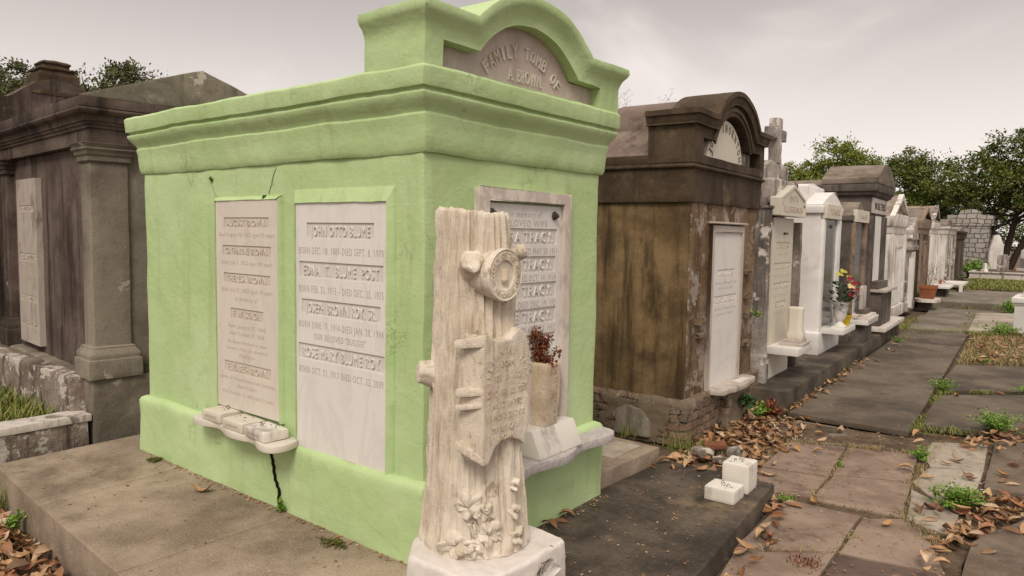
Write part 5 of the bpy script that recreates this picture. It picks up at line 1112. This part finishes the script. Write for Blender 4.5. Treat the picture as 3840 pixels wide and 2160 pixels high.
gs = along([(1.24, 5.1), (1.16, 7.4)], 900, .03, -.2, .9) + along([(1.3, 5.3), (1.7, 5.6)], 500, .07, -.2, 1.1) + along([(1.12, 7.4), (1.9, 8.1)], 600, .04, -.2) + along([(-.2, 11.9), (.0, 13.9), (.6, 14.2)], 900, .12, -.2, 1.6) + along([(.9, 14), (.6, 14.3), (.35, 18.5)], 800, .1, -.2, 1.6) + along([(.9, 14), (1.5, 15)], 600, .1, -.2, 1.8) + along([(-.35, 12.2), (-.6, 16)], 900, .1, -.2, 1.8) + along([(-.9, 20.), (2, 20.6)], 500, .1, -.2, 2.) + along([(-1.2, 22), (-1.7, 30)], 900, .25, -.1, 3) + along([(-1, 30), (-.9, 25)], 600, .2, -.1, 3)
blades('grass', 'green grass tufts growing in the path joints farther on', gs, 'grass_blade', .02, .06, .002, 1.6)
blades('grass', 'weedy grass patch right of the path', [(x, y, -.25, U(.5, 1.)) for x, y in scatter([(.74, 13.9), (.98, 10.2), (1.85, 10.6), (2.6, 11.3), (2.9, 16.2), (1.4, 15)], 7000)], 'dry_grass', .05, .12, .0035, 1.6)
blades('grass', 'green grass on the ground before the far marble kerb', [(x, y, -.06, U(.5, 1.)) for x, y in scatter([(-1.2, 27.5), (4.3, 27.8), (4.3, 34.8), (-1.6, 34.8)], 16000)], 'grass_blade', .06, .14, .010, 1.2)
blades('grass', 'grass strip beyond the long concrete slab corner at left', [(x, y, -.26, U(.5, 1.)) for x, y in scatter([(-3.35, -1.2), (-3.35, .1), (-3.2, .1), (-3.1, -.85), (-2.9, -1.15)], 200)], 'grass_blade', .10, .3, .003, .8)
# ================================================================ small plants
def weed(name, label, x, y, z, r, h, n, mat='weed_leaf', ls=.022, grp=None, stems=10, cat='weed', grass=0, flowers=0):
    t = thing(name, label, cat, (x, y, z), U(0, 6), grp)
    st = MB(); lf = MB(); tips = []
    for _ in range(stems):
        a = U(0, 2 * PI); q = U(.2, 1) * r; hh = h * U(.45, 1) * (1 - .45 * (q / r) ** 2); p = [(0, 0, 0), (q * .35 * math.cos(a), q * .35 * math.sin(a), hh * .55), (q * math.cos(a), q * math.sin(a), hh)]
        st.tube(p, .0022, 4); tips.append(p)
    for _ in range(n):
        p = random.choice(tips); t_ = U(.15, 1.05); i = 0 if t_ < .5 else 1; f = (t_ - .5 * i) * 2; a, b = Vector(p[i]), Vector(p[i + 1])
        c = a + (b - a) * f + Vector((U(-1, 1), U(-1, 1), U(-.6, .6))) * r * .16
        d = Vector((U(-1, 1), U(-1, 1), U(-.2, .9))).normalized(); s_ = d.cross(Vector((U(-.3, .3), U(-.3, .3), 1))).normalized(); L = ls * U(.6, 1.3); up = d.cross(s_) * L * .18
        lf.add([c, c + d * L * .45 + s_ * L * .38 + up, c + d * L, c + d * L * .45 - s_ * L * .38 + up], [(0, 1, 2), (0, 2, 3)])
    st.obj('stem', 'stem_green', t); lf.obj('foliage', mat, t, weld=False)
    if flowers:
        fw = MB()
        for _ in range(flowers):
            p = Vector(random.choice(tips)[2]) + Vector((U(-.02, .02), U(-.02, .02), .02))
            for k_ in range(5): a = k_ * 2 * PI / 5; fw.add([p, p + Vector((math.cos(a - .4), math.sin(a - .4), .2)) * .010, p + Vector((math.cos(a + .4), math.sin(a + .4), .2)) * .010], [(0, 1, 2)])
        fw.obj('flower', 'petal_white', t, weld=False)
    return t
GW = 'green weeds growing from the paving joints'
weed('weed', 'leafy green weed clump at the near right corner of the dark path slabs', 1.16, 7.57, -.2, .19, .20, 620, grp=GW, stems=22, flowers=3)
weed('weed', 'broad bright green weed clump right of the pale cracked paving', 1.85, 5.78, -.2, .27, .22, 1100, grp=GW, stems=34, ls=.026)
weed('weed', 'small green weed clump beside the red flagstones', 1.47, 4.34, -.21, .11, .12, 420, grp=GW, stems=14)
weed('weed', 'largest nearest weed clump with white flowers at lower right', 1.84, 3.28, -.22, .20, .19, 1500, grp=GW, stems=40, ls=.022, flowers=4)
weed('weed', 'weed clump at the right edge beyond the broad clump', 1.95, 8.1, -.2, .2, .14, 380, grp=GW, stems=16)
weed('weed', 'little weed tuft at the outer corner of the dark slab', .92, 2.62, -.22, .07, .07, 170, grp=GW, stems=8, ls=.02)
weed('weed', 'tiny weed on the joint between the red flagstones', .99, 3.68, -.21, .04, .06, 50, grp=GW, stems=5, ls=.02)
weed('weed', 'low weed tuft in front of the weedy leaf patch', 1.24, 10.4, -.21, .16, .12, 240, grp=GW, stems=12)
weed('weed', 'weed clump against the foot of the white pedestal tomb', 1.15, 14.6, -.2, .35, .25, 500, grp=GW, stems=22, ls=.045)
weed('weed', 'weed clump left of the white pedestal tomb top, farther up the path', .95, 19.6, -.2, .45, .35, 500, grp=GW, stems=20, ls=.06)
weed('weed', 'weed tuft at the left edge of the path near the plinth end', -.08, 11.6, -.19, .16, .12, 200, grp=GW, stems=10)
weed('weed', 'broad-leaved weed at the foot of the grey tomb plinth', -3.33, -.02, -.25, .14, .30, 46, grp='plants round the left tombs', stems=9, ls=.06)
weed('weed', 'pale weed with small leaves against the long slab edge at lower left', -2.50, -.98, -.26, .10, .24, 90, grp='plants round the left tombs', stems=8, ls=.032, flowers=1)
weed('weed', 'sparse pale weed at the far lower left corner', -2.86, -1.02, -.26, .13, .18, 110, grp='plants round the left tombs', stems=10, ls=.03, flowers=1)
weed('weed', 'sprig of green leaves growing from the crack below the ledge', -1.085, -.075, .0, .035, .085, 26, grp='sprouts on the green tomb', stems=5, ls=.03)
weed('weed', 'tiny moss tuft hanging above the stained marble tablet', -1.31, -.015, 1.79, .03, .035, 90, grp='sprouts on the green tomb', stems=3, ls=.014)
weed('weed', 'tiny sprout on the wall left of the stained tablet', -1.90, -.012, 1.91, .012, .05, 22, grp='sprouts on the green tomb', stems=2, ls=.018)
weed('fern', 'dark fern hanging under the marble shelf of the brown tomb', -.12, 4.60, .04, .13, -.16, 120, 'dark_leaf', .05, 'ferns at the brown tomb', 12, 'fern')
weed('fern', 'green fern at the foot of the brown tomb front', -.10, 4.85, -.22, .14, .18, 160, 'weed_leaf', .04, 'ferns at the brown tomb', 10, 'fern')
weed('weed', 'small green sprout in the broken corner of the brown tomb', -.25, 5.1, .78, .08, .10, 60, grp='ferns at the brown tomb', stems=6, ls=.03)
weed('weed', 'light green sprout on the roof of the brown tomb', -.42, 4.05, 2.78, .05, .07, 50, grp='ferns at the brown tomb', stems=5, ls=.03)
weed('weed', 'rust-red dry fern bank between the brown tomb and the plinth', -.05, 5.08, -.24, .16, .17, 420, 'dry_flower', .035, 'ferns at the brown tomb', 14, 'fern')
def tuft(label, x, y, z, n, r, h, mat='grass_blade'):
    o = blades('grass_tuft', label, [(x + random.gauss(0, r), y + random.gauss(0, r), z, U(.5, 1)) for _ in range(n)], mat, h * .4, h, .0022, .9, 'grass tuft', None); o['group'] = 'grass tufts'; return o
tuft('grass tuft against the brick footing of the brown tomb', -.75, 3.30, -.2, 60, .07, .20)
tuft('grass tuft beside the bottom corner of the brown tomb', -.22, 3.25, -.22, 90, .08, .22)
tuft('grass tuft beside the rubble under the brown tomb', .0, 3.42, -.22, 60, .05, .16)
tuft('tall yellow grass against the slab edge at far lower left', -2.95, -.93, -.26, 80, .04, .32)
tuft('red dry tuft on the nearest red flagstone joint', 1.32, 1.70, -.20, 160, .045, .03, 'dry_flower')
def sprawl(label, x, y, z, r, n, ax):
    m = MB()
    for _ in range(n):
        a = U(*ax); L = U(.4, 1) * r; b = a + U(-.3, .3)
        p = [(0, 0, .004), (L * .5 * math.cos(a), L * .5 * math.sin(a), .010), (L * math.cos(b), L * math.sin(b), .004)]
        m.tube(p, .0016, 4)
        for _ in range(8):
            t_ = U(.2, 1); c = Vector((L * t_ * math.cos(a) + U(-.006, .006), L * t_ * math.sin(a) + U(-.006, .006), U(.004, .014))); d = Vector((U(-1, 1), U(-1, 1), .3)) * .007; e_ = Vector((-d.y, d.x, .001))
            m.add([c, c + d + e_, c + d * 2, c + d - e_], [(0, 1, 2, 3)])
    o = m.obj('moss_sprig', 'moss_tuft', weld=False, loc=(x, y, z)); tag(o, label, 'moss', 'moss sprigs at the foot of the green tomb'); return o
sprawl('flat mossy sprig on the slab near the green tomb front corner', -.50, -.09, .001, .13, 34, (-2.6, -.5))
sprawl('flat dry brown sprig on the slab at the far end of the green tomb', -2.52, -.06, .001, .11, 30, (-2.4, -.8))
m = MB(); m.box(-.02, .02, -.008, .008, 0, .012); o = m.obj('twig_stub', 'twig', bevel=.002, loc=(-.62, -.145, .001)); o.rotation_euler = (0, 0, .3); tag(o, 'short broken twig on the long slab', 'twig')
# rubble by the brown tomb
RB = 'rubble under the brown tomb'
def rock(name, label, x, y, z, s, mat, sq=(1, 1, 1)):
    m = MB(); m.box(-s * sq[0], s * sq[0], -s * sq[1], s * sq[1], 0, s * 1.2 * sq[2]); o = m.obj(name, mat, bevel=s * .3, dens=s * .35, amp=s * .22, freq=.8 / s, loc=(x, y, z)); o.rotation_euler = (U(-.2, .2), U(-.2, .2), U(0, 3)); return tag(o, label, 'stone', RB)
rock('rubble_stone', 'grey mossy lump of rubble beside the brown tomb corner', .0, 3.28, -.25, .075, 'stucco_peel')
rock('rubble_stone', 'white-edged flat rubble piece in front of the brick', .19, 3.22, -.24, .065, 'stucco_peel', (1.4, .8, .6))
rock('rubble_stone', 'pale rubble lump behind the loose red brick', .20, 3.48, -.24, .06, 'cross_stucco')
rock('rubble_stone', 'small pale stone at the corner of the concrete step', .10, 2.60, -.16, .022, 'marble_white')
m = MB(); m.box(-.09, .09, -.045, .045, 0, .045); o = m.obj('loose_brick', 'red_brick', bevel=.008, dens=.03, amp=.004, loc=(.05, 3.44, -.19)); o.rotation_euler = (.1, -.15, .5); tag(o, 'loose red brick lying on the rubble by the brown tomb', 'brick', RB)
# dry weeds on the brown roof and by the ledge
def dryweed(label, x, y, z, h, n):
    m = MB()
    for _ in range(n):
        a = U(0, 2 * PI); L = U(.5, 1) * h; d = Vector((math.cos(a) * .5, math.sin(a) * .5, 1)).normalized(); p = Vector((0, 0, 0)); pts = [p.copy()]
        for q in range(5): p = p + (d + Vector((U(-.35, .35), U(-.35, .35), 0))) * L / 5; pts.append(p.copy())
        m.tube(pts, [.0028, .0024, .002, .0016, .0012, .0008], 4)
        for q in (2, 3, 4, 5):
            for _ in range(2):
                e_ = pts[q] + Vector((U(-1, 1), U(-1, 1), U(.2, 1))) * h * .14; m.tube([pts[q], e_], [.001, .0008], 3); m.lathe([(-.004, 0.001), (0, .005), (.004, .001)], e_, 5)
    o = m.obj('dry_weed', 'twig', loc=(x, y, z), weld=False); tag(o, label, 'dry weed', 'dry weeds on the brown tomb roof')
dryweed('thin dry weed on the brown tomb roof, nearest the green tomb', -1.75, 4.15, 2.60, .50, 5)
dryweed('thin dry weed in the middle of the brown tomb roof', -1.45, 4.3, 2.72, .48, 6)
dryweed('thin dry weed behind the round top of the brown tomb', -1.25, 4.75, 2.78, .42, 6)
# ================================================================ trees
def tree(name, label, x, y, blobs, n, ls, mat='tree_leaf', trunks=None, z=-.2, grp='trees beyond the tombs', gap=.45):
    t = thing(name, label, 'tree', (x, y, z), 0, grp)
    lf = MB(); tr = MB(); tot = sum(b[3] * b[4] * b[3] for b in blobs)
    ends = []
    for bx, by, bz, r, rz_ in blobs:
        k_ = max(20, int(n * r * rz_ * r / tot)); cl = []
        for _ in range(max(10, int(26 * r))):
            d = Vector((random.gauss(0, 1), random.gauss(0, 1), random.gauss(0, 1))).normalized(); q = U(.45, 1.02); cl.append((Vector((bx + d.x * r * q, by + d.y * r * q, bz + d.z * rz_ * q)), U(.16, .38) * min(r, 1.6)))
        ends += [c for c, _ in cl[::4]]
        for _ in range(k_):
            c, cr_ = random.choice(cl); d = Vector((random.gauss(0, 1), random.gauss(0, 1), random.gauss(0, .7))) * cr_ * .55
            p = c + d; a = Vector((U(-1, 1), U(-1, 1), U(-.5, 1))).normalized(); s_ = a.cross(Vector((U(-1, 1), U(-1, 1), U(-1, 1)))).normalized(); L = ls * U(.6, 1.3)
            lf.add([p, p + a * L * .5 + s_ * L * .24, p + a * L, p + a * L * .5 - s_ * L * .24], [(0, 1, 2, 3)])
    for (x0, x1, h0, r0) in (trunks or [(0, 0, 2.5, .18)]):
        p = [Vector((x0, 0, 0)), Vector((x0 + (x1 - x0) * .3, 0, h0 * .4)), Vector((x0 + (x1 - x0) * .7, 0, h0 * .8)), Vector((x1, 0, h0 * 1.15))]; tr.tube(p, [r0 * 1.3, r0, r0 * .8, r0 * .5], 9)
        for e_ in random.sample(ends, min(len(ends), 9)):
            b0 = p[2].lerp(p[3], rnd()); mid = b0.lerp(e_, .5) + Vector((U(-.2, .2), U(-.2, .2), -.15)); tr.tube([b0, mid, e_], [r0 * .38, r0 * .22, r0 * .07], 5)
    tr.obj('trunk', 'bark', t, smooth=60, weld=False); lf.obj('crown', mat, t, weld=False)
    return t
tree('magnolia_tree', 'large dark tree with forked trunk behind the stone wall at right', -.3, 41, [(-1.6, 0, 5.0, 1.5, 1.5), (-.4, 0, 6.0, 1.5, 1.5), (1.2, .3, 6.3, 1.6, 1.3), (2.8, 0, 6.2, 1.8, 1.7), (-2.2, 0, 4.0, 1.1, .9), (.5, -.5, 4.6, 1.9, 1.2), (2.6, -.5, 4.4, 2., 1.4), (4.5, 0, 5.5, 2., 2.2), (-2.9, .5, 4.7, 1.1, 1.), (1.2, .6, 3.7, 2.4, .7)], 52000, .17, trunks=[(-.9, -1.3, 2.8, .13), (-.75, -.2, 3.0, .17), (-.55, .9, 3.2, .15)])
tree('magnolia_tree', 'dense rounded dark green tree just left of the large forked tree', -6.0, 44, [(-.2, 0, 5.4, 1.5, 1.6), (1.3, 0, 5.0, 1.4, 1.5), (-1.4, .2, 4.2, 1.1, 1.1), (.4, -.3, 3.4, 1.9, 1.1), (2.3, 0, 3.6, 1.4, 1.3)], 26000, .17)
tree('magnolia_tree', 'airy spreading tree with lighter leaves rising over the dark roofs', -10.4, 46, [(-1.6, 0, 5.9, 1.3, .9), (0, 0, 6.9, 1.5, 1.1), (1.4, 0, 6.5, 1.3, 1.2), (-.4, 0, 5.1, 2.1, 1.1), (2.3, .3, 5.5, 1.2, 1.2), (-2.6, 0, 6.2, .7, .5)], 19000, .17, 'tree_leaf_light')
tree('small_tree', 'small light green tree crown beside the stone cross', -13.4, 46, [(0, 0, 4.6, 1.2, 1.1), (1.5, 0, 4.3, 1., .9), (-1., 0, 5.1, .8, .8), (2.4, .2, 3.9, .7, .9)], 9000, .17, 'tree_leaf_light')
tree('dark_shrub', 'dark low trees filling the gap behind the row of tombs', -6.5, 49, [(-4, 0, 2.6, 2., 1.6), (-1, 0, 2.8, 2.2, 1.7), (2, 0, 2.7, 2.2, 1.7), (5, 0, 2.8, 2.2, 1.8), (8.5, 0, 2.6, 2.2, 1.8), (12, 0, 2.8, 2.4, 2.)], 24000, .2)
tree('sparse_tree', 'sparse fine-leaved tree at the far left behind the arched tomb', -31.8, 8, [(-1.5, 0, 7.0, 2.2, 1.9), (1.2, 0, 6.4, 1.4, 1.2), (3.8, 0, 6.4, 1.3, 1.1), (5.2, 0, 5.8, 1.2, 1.0)], 14000, .15, 'bush_leaf', grp='trees behind the left tombs')
tree('sparse_tree', 'rounded fine-leaved tree between the stepped finial and the grey gable', -21.3, 8, [(-.9, 0, 5.9, 1.3, .95), (.8, 0, 5.7, 1.3, 1.0), (0, 0, 5.1, 1.9, .9), (2.2, 0, 5.3, 1.0, .9)], 15000, .13, 'bush_leaf', grp='trees behind the left tombs')
tree('sparse_tree', 'small tree tip peeking over the green tomb cornice at left', -15.0, 8, [(.2, 0, 4.8, .5, .4), (-.4, 0, 4.6, .5, .4)], 700, .11, 'bush_leaf', grp='trees behind the left tombs')
weed('shrub', 'low bright green shrub before the stone wall', -1.85, 37.2, -.1, .75, .95, 1500, 'weed_leaf', .11, 'shrubs before the stone wall', 40, 'shrub')
weed('shrub', 'dark low shrub left of the bright one before the stone wall', -2.2, 33.8, -.1, .45, .45, 600, 'weed_leaf', .09, 'shrubs before the stone wall', 20, 'shrub')
# ================================================================ sky, sun, camera
w = bpy.data.worlds.new('World'); SC.world = w; w.use_nodes = True; nt = w.node_tree; N_ = nt.nodes; L_ = nt.links
bg = N_['Background']; bg.inputs['Strength'].default_value = .1
EL, AZ = math.radians(48), math.radians(28)          # sun high, to the south, behind the cloud
sky = N_.new('ShaderNodeTexSky'); sky.sky_type = 'NISHITA'; sky.sun_disc = False; sky.sun_elevation = EL; sky.sun_rotation = math.radians(180) - AZ; sky.air_density = 1.; sky.dust_density = 4.
tc = N_.new('ShaderNodeTexCoord')
def wn(sc, off, det, rg, dist=0.):
    mp = N_.new('ShaderNodeMapping'); L_.new(tc.outputs['Generated'], mp.inputs[0]); mp.inputs['Scale'].default_value = sc; mp.inputs['Location'].default_value = off
    t = N_.new('ShaderNodeTexNoise'); L_.new(mp.outputs[0], t.inputs['Vector']); t.inputs['Scale'].default_value = 1; t.inputs['Detail'].default_value = det; t.inputs['Roughness'].default_value = rg; t.inputs['Distortion'].default_value = dist
    return t.outputs['Fac']
def wr(f, a, b, c=0., d=1.):
    r = N_.new('ShaderNodeMapRange'); r.interpolation_type = 'SMOOTHSTEP'; L_.new(f, r.inputs[0])
    for i, v in zip((1, 2, 3, 4), (a, b, c, d)): r.inputs[i].default_value = v
    return r.outputs[0]
def wm(f, a, b):
    m_ = N_.new('ShaderNodeMix'); m_.data_type = 'RGBA'
    if isinstance(f, float): m_.inputs[0].default_value = f
    else: L_.new(f, m_.inputs[0])
    for i, q in ((6, a), (7, b)):
        if isinstance(q, tuple): m_.inputs[i].default_value = (*q, 1)
        else: L_.new(q, m_.inputs[i])
    return m_.outputs[2]
sx = N_.new('ShaderNodeSeparateXYZ'); L_.new(tc.outputs['Generated'], sx.inputs[0])
c1 = wm(wr(wn((1.7, 1.7, 4.2), (3.1, .4, 1.2), 5, .52, .5), .40, .62), (3.15, 2.80, 2.58), (6.7, 6.02, 5.6))
c2 = wm(wr(sx.outputs[2], .04, .36), (6.35, 5.78, 5.42), c1)
c3 = wm(.06, wm(wr(sx.outputs[2], .5, .85), c2, (7.2, 6.5, 5.95)), sky.outputs[0]); L_.new(c3, bg.inputs['Color'])
sd = bpy.data.lights.new('sun', 'SUN'); sd.energy = 1.5; sd.angle = math.radians(20); sd.color = (1, .915, .79)
so = bpy.data.objects.new('sun', sd); COL.objects.link(so)
dv = Vector((math.sin(AZ) * math.cos(EL), -math.cos(AZ) * math.cos(EL), math.sin(EL)))
so.rotation_euler = dv.to_track_quat('Z', 'Y').to_euler()
cd = bpy.data.cameras.new('camera'); cd.sensor_width = 36; cd.lens = 36 * 1823 / 2576; cd.clip_end = 1000; cd.clip_start = .05
co = bpy.data.objects.new('camera', cd); COL.objects.link(co)
co.matrix_world = Matrix(((.780543, -.060234, .622193, 2.4711), (.624884, .048939, -.779182, -2.42241), (.016483, .996984, .075838, 1.62), (0, 0, 0, 1)))
SC.camera = co
SC.view_settings.view_transform = 'Standard'; SC.view_settings.look = 'None'; SC.view_settings.exposure = .68; SC.view_settings.gamma = 1
SC.render.engine = 'CYCLES'; SC.cycles.use_denoising = True; SC.cycles.max_bounces = 6
